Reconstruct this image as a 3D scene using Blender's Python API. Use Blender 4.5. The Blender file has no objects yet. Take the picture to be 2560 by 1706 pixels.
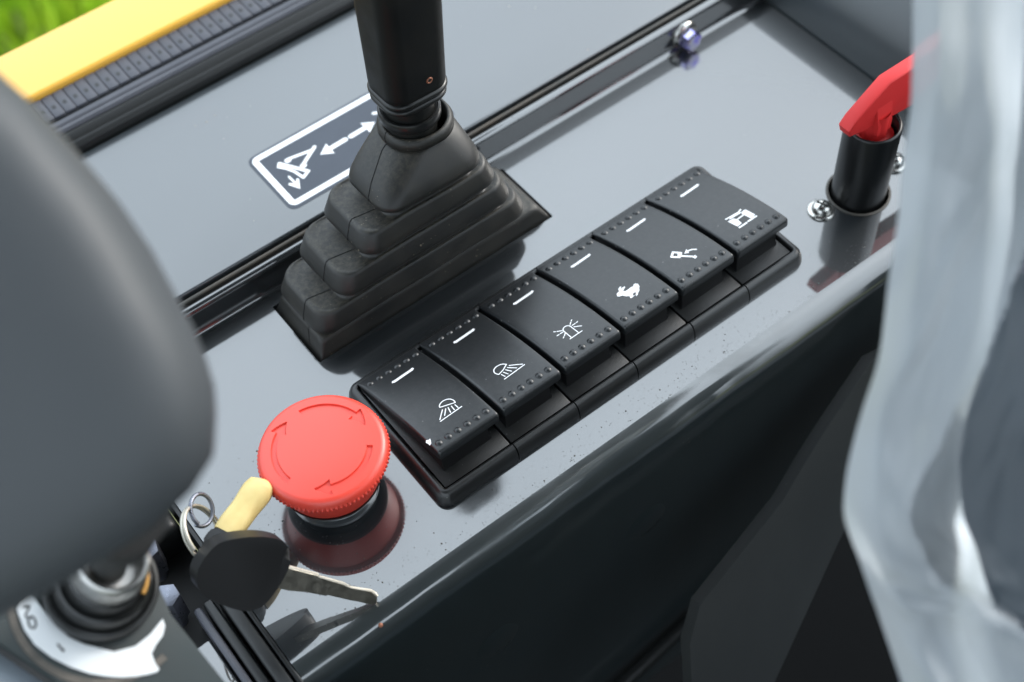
import bpy, bmesh, math, random
from mathutils import Vector, Matrix
random.seed(7)
S = 0.001                      # everything below is written in millimetres
C = bpy.context.scene.collection
sc = bpy.context.scene
PI = math.pi
# ------------------------------------------------------------------ camera
RIGHT = Vector((0.79116, -0.60974, -0.04776))
DOWN = Vector((-0.51885, -0.62777, -0.58026))
FWD = Vector((0.32383, 0.48386, -0.81303))
CAM = Vector((-123.128, -185.122, 373.139))
cd = bpy.data.cameras.new('camera')
cam = bpy.data.objects.new('camera', cd)
C.objects.link(cam)
m = Matrix.Identity(4)
for i in range(3):
    m[i][0] = RIGHT[i]; m[i][1] = -DOWN[i]; m[i][2] = -FWD[i]; m[i][3] = CAM[i] * S
cam.matrix_world = m
cd.sensor_width = 36.0
cd.lens = 49.48
cd.clip_start = 0.02
cd.clip_end = 200.0
cd.dof.use_dof = True
cd.dof.focus_distance = 0.428
cd.dof.aperture_fstop = 9.0
sc.camera = cam
# ------------------------------------------------------------------ sky and sun
SUN_EL, SUN_AZ = 27.0, 2.0    # degrees, azimuth counter-clockwise from +X
world = bpy.data.worlds.new("World")
sc.world = world
world.use_nodes = True
wt = world.node_tree
bg = wt.nodes['Background']
sky = wt.nodes.new('ShaderNodeTexSky')
sky.sky_type = 'NISHITA'
sky.sun_disc = False
sky.sun_elevation = math.radians(SUN_EL)
sky.sun_rotation = math.radians(90.0 - SUN_AZ)
sky.air_density = 1.0
sky.dust_density = 6.0
sky.ozone_density = 1.0
# thin overcast: wash most of the blue out and let soft cloud banks through
hsv = wt.nodes.new('ShaderNodeHueSaturation')
hsv.inputs['Saturation'].default_value = 0.42
wt.links.new(sky.outputs[0], hsv.inputs['Color'])
tc = wt.nodes.new('ShaderNodeTexCoord')
cn = wt.nodes.new('ShaderNodeTexNoise')
cn.inputs['Scale'].default_value = 1.7
cn.inputs['Detail'].default_value = 3.0
wt.links.new(tc.outputs['Generated'], cn.inputs['Vector'])
cr = wt.nodes.new('ShaderNodeMapRange')
cr.inputs['From Min'].default_value = 0.3; cr.inputs['From Max'].default_value = 0.7
cr.inputs['To Min'].default_value = 0.93; cr.inputs['To Max'].default_value = 1.12
wt.links.new(cn.outputs['Fac'], cr.inputs['Value'])
wm = wt.nodes.new('ShaderNodeVectorMath'); wm.operation = 'SCALE'
wt.links.new(cr.outputs['Result'], wm.inputs['Scale'])
cl = wt.nodes.new('ShaderNodeMix'); cl.data_type = 'RGBA'     # cloud layer over the clear sky
cl.inputs['Factor'].default_value = 0.78
# the cloud layer follows the overcast-sky law: horizon a third as bright as the zenith
sp = wt.nodes.new('ShaderNodeSeparateXYZ'); wt.links.new(tc.outputs['Generated'], sp.inputs[0])
ov = wt.nodes.new('ShaderNodeMapRange'); ov.inputs['To Min'].default_value = 0.333
wt.links.new(sp.outputs['Z'], ov.inputs['Value'])
cc = wt.nodes.new('ShaderNodeVectorMath'); cc.operation = 'SCALE'; cc.inputs[0].default_value = (9.5, 10.9, 12.1)
wt.links.new(ov.outputs['Result'], cc.inputs['Scale']); wt.links.new(cc.outputs[0], cl.inputs['B'])
wt.links.new(hsv.outputs['Color'], cl.inputs['A'])
wt.links.new(cl.outputs['Result'], wm.inputs[0])
wt.links.new(wm.outputs[0], bg.inputs['Color'])
bg.inputs['Strength'].default_value = 0.12
sl = bpy.data.lights.new('sun', 'SUN')
sl.energy = 0.6
sl.angle = math.radians(14)
sl.color = (1.0, 0.96, 0.9)
so = bpy.data.objects.new('sun', sl)
C.objects.link(so)
a, e = math.radians(SUN_AZ), math.radians(SUN_EL)
sd = Vector((math.cos(a) * math.cos(e), math.sin(a) * math.cos(e), math.sin(e)))
so.rotation_euler = sd.to_track_quat('Z', 'Y').to_euler()
so.location = sd * 3
vs = sc.view_settings
vs.view_transform = 'Standard'; vs.look = 'None'; vs.gamma = 1.0; vs.use_curve_mapping = False
vs.exposure = 1.52
sc.cycles.max_bounces = 10
sc.cycles.transparent_max_bounces = 12
sc.cycles.use_denoising = True
sc.cycles.caustics_reflective = False
sc.cycles.caustics_refractive = False

# ------------------------------------------------------------------ materials
def mat(name, col, rough=0.5, metal=0.0, ior=1.5, coat=0.0, coat_rough=0.05, coat_ior=1.5,
        var=0.0, var_scale=40.0, var_col=None, bump=0.0, bump_scale=600.0, rough_var=0.0,
        dots=None, spec=0.5, trans=0.0, sheen=0.0):
    """Principled paint/plastic with noise wear. dots = (scale, radius, colour, amount) fine specks."""
    M = bpy.data.materials.new(name)
    M.use_nodes = True
    nt = M.node_tree; N = nt.nodes; L = nt.links
    p = N['Principled BSDF']
    p.inputs['Base Color'].default_value = (*col, 1)
    p.inputs['Roughness'].default_value = rough
    p.inputs['Metallic'].default_value = metal
    p.inputs['IOR'].default_value = ior
    p.inputs['Specular IOR Level'].default_value = spec
    p.inputs['Coat Weight'].default_value = coat
    p.inputs['Coat Roughness'].default_value = coat_rough
    p.inputs['Coat IOR'].default_value = coat_ior
    p.inputs['Transmission Weight'].default_value = trans
    p.inputs['Sheen Weight'].default_value = sheen
    t = N.new('ShaderNodeTexCoord')
    colsock = None
    if var > 0 or rough_var > 0:
        n = N.new('ShaderNodeTexNoise')
        n.inputs['Scale'].default_value = var_scale
        n.inputs['Detail'].default_value = 6
        n.inputs['Roughness'].default_value = 0.6
        L.new(t.outputs['Object'], n.inputs['Vector'])
        if var > 0:
            mr = N.new('ShaderNodeMapRange')
            mr.inputs['From Min'].default_value = 0.38; mr.inputs['From Max'].default_value = 0.72
            mr.inputs['To Max'].default_value = var
            L.new(n.outputs['Fac'], mr.inputs['Value'])
            mx = N.new('ShaderNodeMix'); mx.data_type = 'RGBA'
            mx.inputs['A'].default_value = (*col, 1)
            mx.inputs['B'].default_value = (*(var_col or tuple(c * 1.8 for c in col)), 1)
            L.new(mr.outputs['Result'], mx.inputs['Factor'])
            colsock = mx.outputs['Result']
        if rough_var > 0:
            mr = N.new('ShaderNodeMapRange')
            mr.inputs['From Min'].default_value = 0.3; mr.inputs['From Max'].default_value = 0.7
            mr.inputs['To Min'].default_value = max(0.0, rough - rough_var); mr.inputs['To Max'].default_value = rough + rough_var
            L.new(n.outputs['Fac'], mr.inputs['Value'])
            L.new(mr.outputs['Result'], p.inputs['Roughness'])
    if dots:
        scale, rad, dcol, amount = dots
        v = N.new('ShaderNodeTexVoronoi')
        v.inputs['Scale'].default_value = scale
        L.new(t.outputs['Object'], v.inputs['Vector'])
        n2 = N.new('ShaderNodeTexNoise')
        n2.inputs['Scale'].default_value = scale * 0.11
        L.new(t.outputs['Object'], n2.inputs['Vector'])
        th = N.new('ShaderNodeMapRange')     # where specks gather
        th.inputs['From Min'].default_value = 0.45; th.inputs['From Max'].default_value = 0.75
        th.inputs['To Max'].default_value = rad
        L.new(n2.outputs['Fac'], th.inputs['Value'])
        sep = N.new('ShaderNodeSeparateColor')
        L.new(v.outputs['Color'], sep.inputs[0])
        ml = N.new('ShaderNodeMath'); ml.operation = 'MULTIPLY'
        L.new(th.outputs['Result'], ml.inputs[0]); L.new(sep.outputs[0], ml.inputs[1])
        lt = N.new('ShaderNodeMath'); lt.operation = 'LESS_THAN'
        L.new(v.outputs['Distance'], lt.inputs[0]); L.new(ml.outputs[0], lt.inputs[1])
        am = N.new('ShaderNodeMath'); am.operation = 'MULTIPLY'
        am.inputs[1].default_value = amount
        L.new(lt.outputs[0], am.inputs[0])
        mx = N.new('ShaderNodeMix'); mx.data_type = 'RGBA'
        if colsock: L.new(colsock, mx.inputs['A'])
        else: mx.inputs['A'].default_value = (*col, 1)
        mx.inputs['B'].default_value = (*dcol, 1)
        L.new(am.outputs[0], mx.inputs['Factor'])
        colsock = mx.outputs['Result']
        if coat > 0:
            cw = N.new('ShaderNodeMath'); cw.operation = 'MULTIPLY_ADD'
            cw.inputs[1].default_value = -coat; cw.inputs[2].default_value = coat
            L.new(am.outputs[0], cw.inputs[0]); L.new(cw.outputs[0], p.inputs['Coat Weight'])
    if colsock: L.new(colsock, p.inputs['Base Color'])
    if bump > 0:
        b = N.new('ShaderNodeTexNoise')
        b.inputs['Scale'].default_value = bump_scale
        b.inputs['Detail'].default_value = 3
        L.new(t.outputs['Object'], b.inputs['Vector'])
        bp = N.new('ShaderNodeBump')
        bp.inputs['Strength'].default_value = min(1.0, bump)
        bp.inputs['Distance'].default_value = 0.0002
        L.new(b.outputs['Fac'], bp.inputs['Height'])
        L.new(bp.outputs['Normal'], p.inputs['Normal'])
        if coat > 0: L.new(bp.outputs['Normal'], p.inputs['Coat Normal'])
    return M

SLATE = (0.009, 0.0115, 0.0135)
paint = mat('slate_gloss_paint', SLATE, rough=0.35, ior=1.5, coat=1.0, coat_rough=0.045, coat_ior=2.25,
            var=0.25, var_scale=9, var_col=(0.012, 0.0145, 0.017), bump=0.012, bump_scale=180,
            dots=(620, 0.2, (0.012, 0.012, 0.013), 0.7))
def smudge(M, lo, hi, scale, seed):
    """Wiped, dusty paint: the lacquer is duller in soft patches and along faint wipe streaks."""
    nt = M.node_tree; N = nt.nodes; L = nt.links; p = N['Principled BSDF']
    t = N.new('ShaderNodeTexCoord'); mp = N.new('ShaderNodeMapping')
    mp.inputs['Scale'].default_value = (1.0, 2.6, 1.0); mp.inputs['Rotation'].default_value = (0, 0, .5); mp.inputs['Location'].default_value = (seed, 0, 0)
    L.new(t.outputs['Object'], mp.inputs['Vector'])
    n = N.new('ShaderNodeTexNoise'); n.inputs['Scale'].default_value = scale; n.inputs['Detail'].default_value = 8; n.inputs['Roughness'].default_value = .62; n.inputs['Distortion'].default_value = .8
    L.new(mp.outputs['Vector'], n.inputs['Vector'])
    r = N.new('ShaderNodeMapRange'); r.inputs['From Min'].default_value = .42; r.inputs['From Max'].default_value = .72
    r.inputs['To Min'].default_value = lo; r.inputs['To Max'].default_value = hi
    L.new(n.outputs['Fac'], r.inputs['Value']); L.new(r.outputs['Result'], p.inputs['Coat Roughness'])
smudge(paint, .03, .13, 22, 0.0)
paint_back = mat('slate_satin_paint', (0.020, 0.026, 0.031), rough=0.4, coat=1.0, coat_rough=0.14, coat_ior=2.0,
                 var=0.2, var_scale=12, var_col=(0.026, 0.031, 0.036), bump=0.02, bump_scale=240,
                 dots=(260, 0.2, (0.2, 0.17, 0.13), 0.6))
paint_front = mat('dark_front_paint', (0.014, 0.020, 0.022), rough=0.4, coat=1.0, coat_rough=0.05, coat_ior=2.1,
                  var=0.5, var_scale=14, var_col=(0.020, 0.024, 0.024), bump=0.02, bump_scale=150,
                  dots=(420, 0.2, (0.12, 0.11, 0.09), 0.5))
smudge(paint_back, .11, .2, 18, 3.0)
stem_grey = mat('grey_lacquered_stem', (0.035, 0.04, 0.044), rough=0.35, coat=1.0, coat_rough=0.12, coat_ior=1.7)
decal_blue = mat('decal_slate_film', (0.020, 0.028, 0.046), rough=0.45, coat=0.6, coat_rough=0.2, coat_ior=1.4, spec=0.35, var=0.3, var_scale=30, var_col=(0.06, 0.075, 0.10))
smudge(paint_front, .07, .26, 26, 5.0)
white_print = mat('white_print', (0.86, 0.88, 0.9), rough=0.45)
sw_print = mat('switch_print', (0.82, 0.84, 0.87), rough=0.5)
rubber = mat('bellows_rubber', (0.011, 0.0115, 0.011), rough=0.48, ior=1.5, spec=0.5,
             var=0.6, var_scale=55, var_col=(0.030, 0.027, 0.021), bump=0.12, bump_scale=900, rough_var=0.1,
             dots=(700, 0.30, (0.22, 0.19, 0.14), 0.75))
def settle_dust(M, col, lo, amount):
    """Real dust lying on the upward-facing parts only, in broken patches."""
    nt = M.node_tree; N = nt.nodes; L = nt.links; p = N['Principled BSDF']
    g = N.new('ShaderNodeNewGeometry'); sp_ = N.new('ShaderNodeSeparateXYZ'); L.new(g.outputs['Normal'], sp_.inputs[0])
    r = N.new('ShaderNodeMapRange'); r.inputs['From Min'].default_value = lo; r.inputs['From Max'].default_value = 1.0
    L.new(sp_.outputs['Z'], r.inputs['Value'])
    t = N.new('ShaderNodeTexCoord'); n = N.new('ShaderNodeTexNoise'); n.inputs['Scale'].default_value = 650; n.inputs['Detail'].default_value = 8; n.inputs['Roughness'].default_value = .75
    L.new(t.outputs['Object'], n.inputs['Vector'])
    r2 = N.new('ShaderNodeMapRange'); r2.inputs['From Min'].default_value = .42; r2.inputs['From Max'].default_value = .62; r2.inputs['To Max'].default_value = amount
    L.new(n.outputs['Fac'], r2.inputs['Value'])
    m_ = N.new('ShaderNodeMath'); m_.operation = 'MULTIPLY'; L.new(r.outputs['Result'], m_.inputs[0]); L.new(r2.outputs['Result'], m_.inputs[1])
    src = p.inputs['Base Color'].links[0].from_socket
    mx = N.new('ShaderNodeMix'); mx.data_type = 'RGBA'; L.new(m_.outputs[0], mx.inputs['Factor']); L.new(src, mx.inputs['A']); mx.inputs['B'].default_value = (*col, 1)
    L.new(mx.outputs['Result'], p.inputs['Base Color'])
settle_dust(rubber, (0.11, 0.097, 0.072), .72, .45)
grip_plastic = mat('lever_grip_plastic', (0.006, 0.0065, 0.0065), rough=0.5, spec=0.25, var=0.7, var_scale=60, var_col=(0.013, 0.0125, 0.010), bump=0.12, bump_scale=500, rough_var=0.12)
black_gloss = mat('black_ring_plastic', (0.008, 0.0085, 0.0085), rough=0.32, spec=0.5, bump=0.03, bump_scale=500)
sw_plastic = mat('switch_cap_plastic', (0.009, 0.0105, 0.012), rough=0.38, ior=1.6, spec=0.5, bump=0.05, bump_scale=3500,
                 var=0.12, var_scale=70, dots=(600, 0.22, (0.25, 0.25, 0.25), 0.5))
settle_dust(sw_plastic, (0.10, 0.10, 0.10), .8, .10)
sw_body = mat('switch_body_plastic', (0.005, 0.005, 0.0055), rough=0.42, bump=0.05, bump_scale=2500)
bezel_plastic = mat('bezel_plastic', (0.007, 0.0075, 0.008), rough=0.36, ior=1.55, spec=0.6, bump=0.22, bump_scale=2600, dots=(650, 0.18, (0.3, 0.3, 0.3), 0.5))
plate_plastic = mat('bezel_plate_plastic', (0.0065, 0.007, 0.0072), rough=0.40, spec=0.6, bump=0.25, bump_scale=3200, dots=(900, 0.25, (0.25, 0.25, 0.25), 0.5))
red_cap = mat('red_button_plastic', (0.80, 0.06, 0.035), rough=0.42, ior=1.5, spec=0.6, coat=0.25, coat_rough=0.35, coat_ior=1.6, var=0.12, var_scale=120, var_col=(0.6, 0.05, 0.04), bump=0.02, bump_scale=500,
              dots=(260, 0.12, (0.2, 0.03, 0.03), 0.6))
red_key = mat('red_key_plastic', (0.72, 0.03, 0.03), rough=0.5, spec=0.5, bump=0.04, bump_scale=900)
tube_plastic = mat('black_tube_plastic', (0.006, 0.0065, 0.007), rough=0.33, bump=0.06, bump_scale=900)
chrome = mat('zinc_plated_steel', (0.62, 0.61, 0.58), rough=0.27, metal=1.0, bump=0.03, bump_scale=900, rough_var=0.1, var_scale=300)
collar_metal = mat('satin_collar_metal', (0.52, 0.51, 0.49), rough=0.38, metal=1.0, rough_var=0.08, var_scale=200)
zinc_grain = mat('grainy_zinc', (0.20, 0.21, 0.25), rough=0.36, metal=0.9, bump=0.5, bump_scale=2600, rough_var=0.15, var_scale=500)
violet_glint_zinc = mat('violet_reflection_zinc', (0.55, 0.54, 0.56), rough=0.2, metal=1.0, var=1.0, var_scale=150, var_col=(0.12, 0.07, 0.85))  # violet reflection put into the base colour as noise
steel = mat('key_blade_steel', (0.17, 0.16, 0.135), rough=0.38, metal=1.0, bump=0.15, bump_scale=700, rough_var=0.1, var_scale=400)
steel_edge = mat('lit_edge_ring_steel', (0.55, 0.52, 0.45), rough=0.42, metal=0.8)  # pale tone for the blade's lit edge, also the split ring
key_plastic = mat('key_head_plastic', (0.004, 0.004, 0.0045), rough=0.42, spec=0.4, bump=0.05, bump_scale=900)
yellow_skin = mat('yellow_leather', (0.74, 0.58, 0.24), rough=0.55, var=0.6, var_scale=110, var_col=(0.58, 0.40, 0.13), bump=0.25, bump_scale=260)
yellow_paint = mat('yellow_frame_paint', (0.86, 0.46, 0.06), rough=0.35, coat=0.6, coat_rough=0.2, coat_ior=1.6, var=0.1, var_scale=20, var_col=(0.8, 0.42, 0.03))
trim_rubber = mat('grey_trim_rubber', (0.055, 0.058, 0.072), rough=0.5, bump=0.2, bump_scale=700, var=0.3, var_scale=60, var_col=(0.11, 0.11, 0.13))
seal_rubber = mat('black_seal_rubber', (0.006, 0.007, 0.0075), rough=0.42, bump=0.1, bump_scale=500)
gasket = mat('grey_gasket_edge', (0.05, 0.048, 0.043), rough=0.5, var=0.6, var_scale=70, var_col=(0.10, 0.07, 0.045))
pad_plastic = mat('grey_pad_plastic', (0.058, 0.064, 0.070), rough=0.55, spec=0.5, bump=0.05, bump_scale=500)
matte_black = mat('matte_black', (0.008, 0.008, 0.008), rough=0.7)
side_pad = mat('charcoal_side_cover', (0.021, 0.023, 0.0235), rough=0.55, spec=0.4, bump=0.2, bump_scale=350, var=0.5, var_scale=22, var_col=(0.036, 0.038, 0.038), dots=(300, 0.15, (0.1, 0.1, 0.1), 0.5))
slate_bar = mat('slate_side_cover', (0.038, 0.047, 0.052), rough=0.42, coat=0.5, coat_rough=0.3)
pale_cover = mat('pale_grey_cover', (0.26, 0.30, 0.34), rough=0.4)
seat_vinyl = mat('dark_seat_vinyl', (0.016, 0.023, 0.03), rough=0.45, bump=0.1, bump_scale=200)
dial_slate = mat('dial_plate_paint', (0.026, 0.036, 0.037), rough=0.45, var=0.5, var_scale=40, var_col=(0.05, 0.045, 0.04), bump=0.1)
dial_white = mat('dial_scale_print', (0.72, 0.74, 0.75), rough=0.4)
dial_rust = mat('dial_rim_grime', (0.11, 0.095, 0.08), rough=0.6, var=0.8, var_scale=200, var_col=(0.04, 0.04, 0.035))
orange = mat('amber_seal', (0.55, 0.28, 0.06), rough=0.45)
copper = mat('copper_rust', (0.30, 0.12, 0.07), rough=0.5, metal=0.3)
floor_mat = mat('cab_floor_rubber', (0.005, 0.0055, 0.006), rough=0.9, spec=0.05)
groove = mat('mould_seam', (0.006, 0.006, 0.006), rough=0.7)

def film_material(name, lo, hi, tint, rough):
    """Wrapping film: part scatters light (milky where it is doubled up), part lets a softened view through."""
    M = bpy.data.materials.new(name)
    M.use_nodes = True
    nt = M.node_tree; N = nt.nodes; L = nt.links
    N.remove(N['Principled BSDF'])
    out = N['Material Output']
    t = N.new('ShaderNodeTexCoord')
    n = N.new('ShaderNodeTexNoise'); n.inputs['Scale'].default_value = 30; n.inputs['Detail'].default_value = 4
    L.new(t.outputs['Object'], n.inputs['Vector'])
    d = N.new('ShaderNodeBsdfDiffuse'); d.inputs['Color'].default_value = (*tint, 1)
    tl = N.new('ShaderNodeBsdfTranslucent'); tl.inputs['Color'].default_value = (*tint, 1)
    m1 = N.new('ShaderNodeMixShader'); m1.inputs[0].default_value = 0.5
    L.new(d.outputs[0], m1.inputs[1]); L.new(tl.outputs[0], m1.inputs[2])
    r = N.new('ShaderNodeBsdfRefraction'); r.inputs['Roughness'].default_value = rough; r.inputs['IOR'].default_value = 1.02
    r.inputs['Color'].default_value = (0.92, 0.95, 0.97, 1)
    m2 = N.new('ShaderNodeMixShader')
    mr = N.new('ShaderNodeMapRange'); mr.inputs['From Min'].default_value = 0.3; mr.inputs['From Max'].default_value = 0.7
    mr.inputs['To Min'].default_value = lo; mr.inputs['To Max'].default_value = hi
    L.new(n.outputs['Fac'], mr.inputs['Value']); L.new(mr.outputs['Result'], m2.inputs[0])
    L.new(m1.outputs[0], m2.inputs[1]); L.new(r.outputs[0], m2.inputs[2])
    g = N.new('ShaderNodeBsdfGlossy'); g.inputs['Roughness'].default_value = 0.34
    fr = N.new('ShaderNodeFresnel'); fr.inputs['IOR'].default_value = 1.5
    m3 = N.new('ShaderNodeMixShader')
    L.new(fr.outputs[0], m3.inputs[0]); L.new(m2.outputs[0], m3.inputs[1]); L.new(g.outputs[0], m3.inputs[2])
    L.new(m3.outputs[0], out.inputs['Surface'])
    return M
film_milky = film_material('milky_doubled_film', 0.22, 0.48, (0.66, 0.72, 0.77), 0.34)
film_clear = film_material('single_film', 0.82, 0.96, (0.34, 0.43, 0.52), 0.3)


# ------------------------------------------------------------------ helpers
def V(*a): return Vector(a)
def link(name, bm, material, parent=None, smooth=40.0, loc=None):
    """One bmesh (in mm) becomes one mesh object."""
    for v in bm.verts: v.co *= S
    bmesh.ops.recalc_face_normals(bm, faces=bm.faces)
    me = bpy.data.meshes.new(name)
    bm.to_mesh(me); bm.free()
    for mm in (material if isinstance(material, (list, tuple)) else [material]):
        me.materials.append(mm)
    if smooth:
        me.polygons.foreach_set('use_smooth', [True] * len(me.polygons))
        me.set_sharp_from_angle(angle=math.radians(smooth))
    o = bpy.data.objects.new(name, me)
    C.objects.link(o)
    if parent: o.parent = parent
    if loc is not None: o.location = Vector(loc) * S
    return o
def thing(name, label, cat, loc=(0, 0, 0), group=None):
    o = bpy.data.objects.new(name, None)
    o.empty_display_size = 0.01
    C.objects.link(o)
    o.location = Vector(loc) * S
    o['label'] = label; o['category'] = cat
    if group: o['group'] = group
    return o
def tag(o, label, cat, group=None):
    o['label'] = label; o['category'] = cat
    if group: o['group'] = group
    return o
def struct(o): o['kind'] = 'structure'; return o
def stuff(o): o['kind'] = 'stuff'; return o

def add_loft(bm, rings, close=True, cap0=False, cap1=False):
    vr = [[bm.verts.new(Vector(p)) for p in r] for r in rings]
    n = len(rings[0])
    for a, b in zip(vr, vr[1:]):
        for i in range(n if close else n - 1):
            j = (i + 1) % n
            try: bm.faces.new((a[i], a[j], b[j], b[i]))
            except ValueError: pass
    if cap0: bm.faces.new(vr[0][::-1])
    if cap1: bm.faces.new(vr[-1])
    return vr
def add_lathe(bm, prof, c=(0, 0, 0), seg=48, fr=None, cap0=False, cap1=False):
    """prof = [(r, z)]; fr = (ux, uy, n) axes."""
    ux, uy, n = fr or (V(1, 0, 0), V(0, 1, 0), V(0, 0, 1))
    c = Vector(c)
    rings = [[c + ux * (r * math.cos(2 * PI * i / seg)) + uy * (r * math.sin(2 * PI * i / seg)) + n * z for i in range(seg)] for r, z in prof]
    return add_loft(bm, rings, True, cap0, cap1)
def rrect(x0, x1, y0, y1, r, z, n=8):
    """Rounded rectangle ring, counter-clockwise from the lower-left corner."""
    r = max(0.01, min(r, (x1 - x0) / 2 - .01, (y1 - y0) / 2 - .01))
    pts = []
    for cx, cy, a0 in ((x0 + r, y0 + r, PI), (x1 - r, y0 + r, 1.5 * PI), (x1 - r, y1 - r, 0), (x0 + r, y1 - r, .5 * PI)):
        for i in range(n):
            a = a0 + i / (n - 1) * PI / 2
            pts.append(V(cx + r * math.cos(a), cy + r * math.sin(a), z))
    return pts
def add_box(bm, x0, x1, y0, y1, z0, z1, bev=0.0, seg=2, M=None):
    g = bmesh.ops.create_cube(bm, size=1.0)
    vs_ = g['verts']
    for v in vs_:
        v.co = V(x0 + (v.co.x + .5) * (x1 - x0), y0 + (v.co.y + .5) * (y1 - y0), z0 + (v.co.z + .5) * (z1 - z0))
    es = list({e_ for v in vs_ for e_ in v.link_edges})
    if M is not None:
        for v in vs_: v.co = M @ v.co
    if bev > 0:
        bmesh.ops.bevel(bm, geom=es, offset=bev, segments=seg, affect='EDGES', profile=0.5)
def add_tube(bm, pts, r, seg=10, cap=True, closed=False):
    pts = [Vector(p) for p in pts]
    rr = r if isinstance(r, (list, tuple)) else [r] * len(pts)
    n = len(pts)
    rings = []
    up = None
    for i, p in enumerate(pts):
        a = pts[(i - 1) % n] if (closed or i > 0) else p
        b = pts[(i + 1) % n] if (closed or i < n - 1) else p
        t = (b - a).normalized()
        if up is None:
            up = V(0, 0, 1) if abs(t.z) < .9 else V(1, 0, 0)
        s = t.cross(up).normalized(); up = s.cross(t).normalized()
        rings.append([p + s * (rr[i] * math.cos(2 * PI * k / seg)) + up * (rr[i] * math.sin(2 * PI * k / seg)) for k in range(seg)])
    if closed: rings.append(rings[0])
    add_loft(bm, rings, True, cap and not closed, cap and not closed)
    if closed: bmesh.ops.remove_doubles(bm, verts=bm.verts, dist=1e-4)
def add_prism(bm, poly, fr, c, d0, d1, bev=0.0, seg=3):
    """Polygon (u, w) extruded along the third axis of fr from d0 to d1 about c, edges rounded."""
    ux, uy, n = fr; c = Vector(c)
    a = [bm.verts.new(c + ux * u + uy * w + n * d0) for u, w in poly]
    b = [bm.verts.new(c + ux * u + uy * w + n * d1) for u, w in poly]
    k = len(poly)
    f0 = bm.faces.new(a[::-1]); f1 = bm.faces.new(b)
    for i in range(k):
        bm.faces.new((a[i], a[(i + 1) % k], b[(i + 1) % k], b[i]))
    if bev > 0:
        es = list(f0.edges) + list(f1.edges)
        bmesh.ops.bevel(bm, geom=es, offset=bev, segments=seg, affect='EDGES', profile=0.5)
def smooth_poly(pts, it=2):
    for _ in range(it):
        q = []
        for i in range(len(pts)):
            a, b = pts[i], pts[(i + 1) % len(pts)]
            q.append((a[0] * .75 + b[0] * .25, a[1] * .75 + b[1] * .25)); q.append((a[0] * .25 + b[0] * .75, a[1] * .25 + b[1] * .75))
        pts = q
    return pts
def add_stroke(bm, pts, w, surf, h=0.06, caps=True, step=0.6):
    """A printed line of width w following surf(x, y) -> z, standing h proud."""
    P = [V(p[0], p[1], 0) for p in pts]
    closed = (P[0] - P[-1]).length < 1e-6
    for a_, b_ in zip(P, P[1:]):
        d = b_ - a_; L_ = d.length
        if L_ < 1e-6: continue
        d /= L_; s = V(-d.y, d.x, 0) * (w / 2)
        k = max(1, int(L_ / step)); prev = None
        for i in range(k + 1):
            c_ = a_ + d * (L_ * i / k)
            cur = [bm.verts.new(V(q.x, q.y, surf(q.x, q.y) + h)) for q in (c_ - s, c_ + s)]
            if prev: bm.faces.new((prev[0], cur[0], cur[1], prev[1]))
            prev = cur
    js = P if caps else P[1:-1]
    for j, q in enumerate(js):
        vs_ = [bm.verts.new(V(q.x + w / 2 * math.cos(t_ * PI / 5), q.y + w / 2 * math.sin(t_ * PI / 5),
                              surf(q.x, q.y) + h + 0.004 + .002 * (j % 3))) for t_ in range(10)]
        bm.faces.new(vs_)
def add_flat(bm, pts, surf, h=0.07):
    """A filled printed shape."""
    pts = [p for i, p in enumerate(pts) if i == 0 or (abs(p[0] - pts[i - 1][0]) + abs(p[1] - pts[i - 1][1])) > 1e-4]
    if abs(pts[0][0] - pts[-1][0]) + abs(pts[0][1] - pts[-1][1]) < 1e-4: pts = pts[:-1]
    vs_ = [bm.verts.new(V(p[0], p[1], surf(p[0], p[1]) + h)) for p in pts]
    es = [bm.edges.new((vs_[i], vs_[(i + 1) % len(vs_)])) for i in range(len(vs_))]
    bmesh.ops.triangle_fill(bm, edges=es, use_beauty=True)

# ------------------------------------------------------------------ console
con = thing('control_console', 'glossy slate grey steel console carrying the lever, the switch row and the red button', 'console')
def circle(cx, cy, r, z=0, n=48, sgn=1):
    return [V(cx + r * math.cos(sgn * 2 * PI * i / n), cy + r * math.sin(sgn * 2 * PI * i / n), z) for i in range(n)]
bm = bmesh.new()
X0, X1, YF, YB = -91.0, 200.5, -12.0, 103.0
def loop(bm, pts):
    vs_ = [bm.verts.new(p) for p in pts]
    return [bm.edges.new((vs_[i], vs_[(i + 1) % len(vs_)])) for i in range(len(vs_))]
hole_boot = rrect(-28, 69, 70, 99.3, .6, 0, 3)
hole_tube = circle(157.2, 10.6, 10.9)
outer = [V(X0, YF, 0), V(X1, YF, 0), V(X1, YB, 0), V(X0, YB, 0)]
es = loop(bm, outer) + loop(bm, hole_boot) + loop(bm, hole_tube)
bmesh.ops.triangle_fill(bm, edges=es, use_beauty=True)
top_faces = list(bm.faces)
ext = bmesh.ops.extrude_face_region(bm, geom=top_faces)
for v in [g for g in ext['geom'] if isinstance(g, bmesh.types.BMVert)]: v.co.z -= 2.5
link('top_panel', bm, paint, con, 30)
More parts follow.
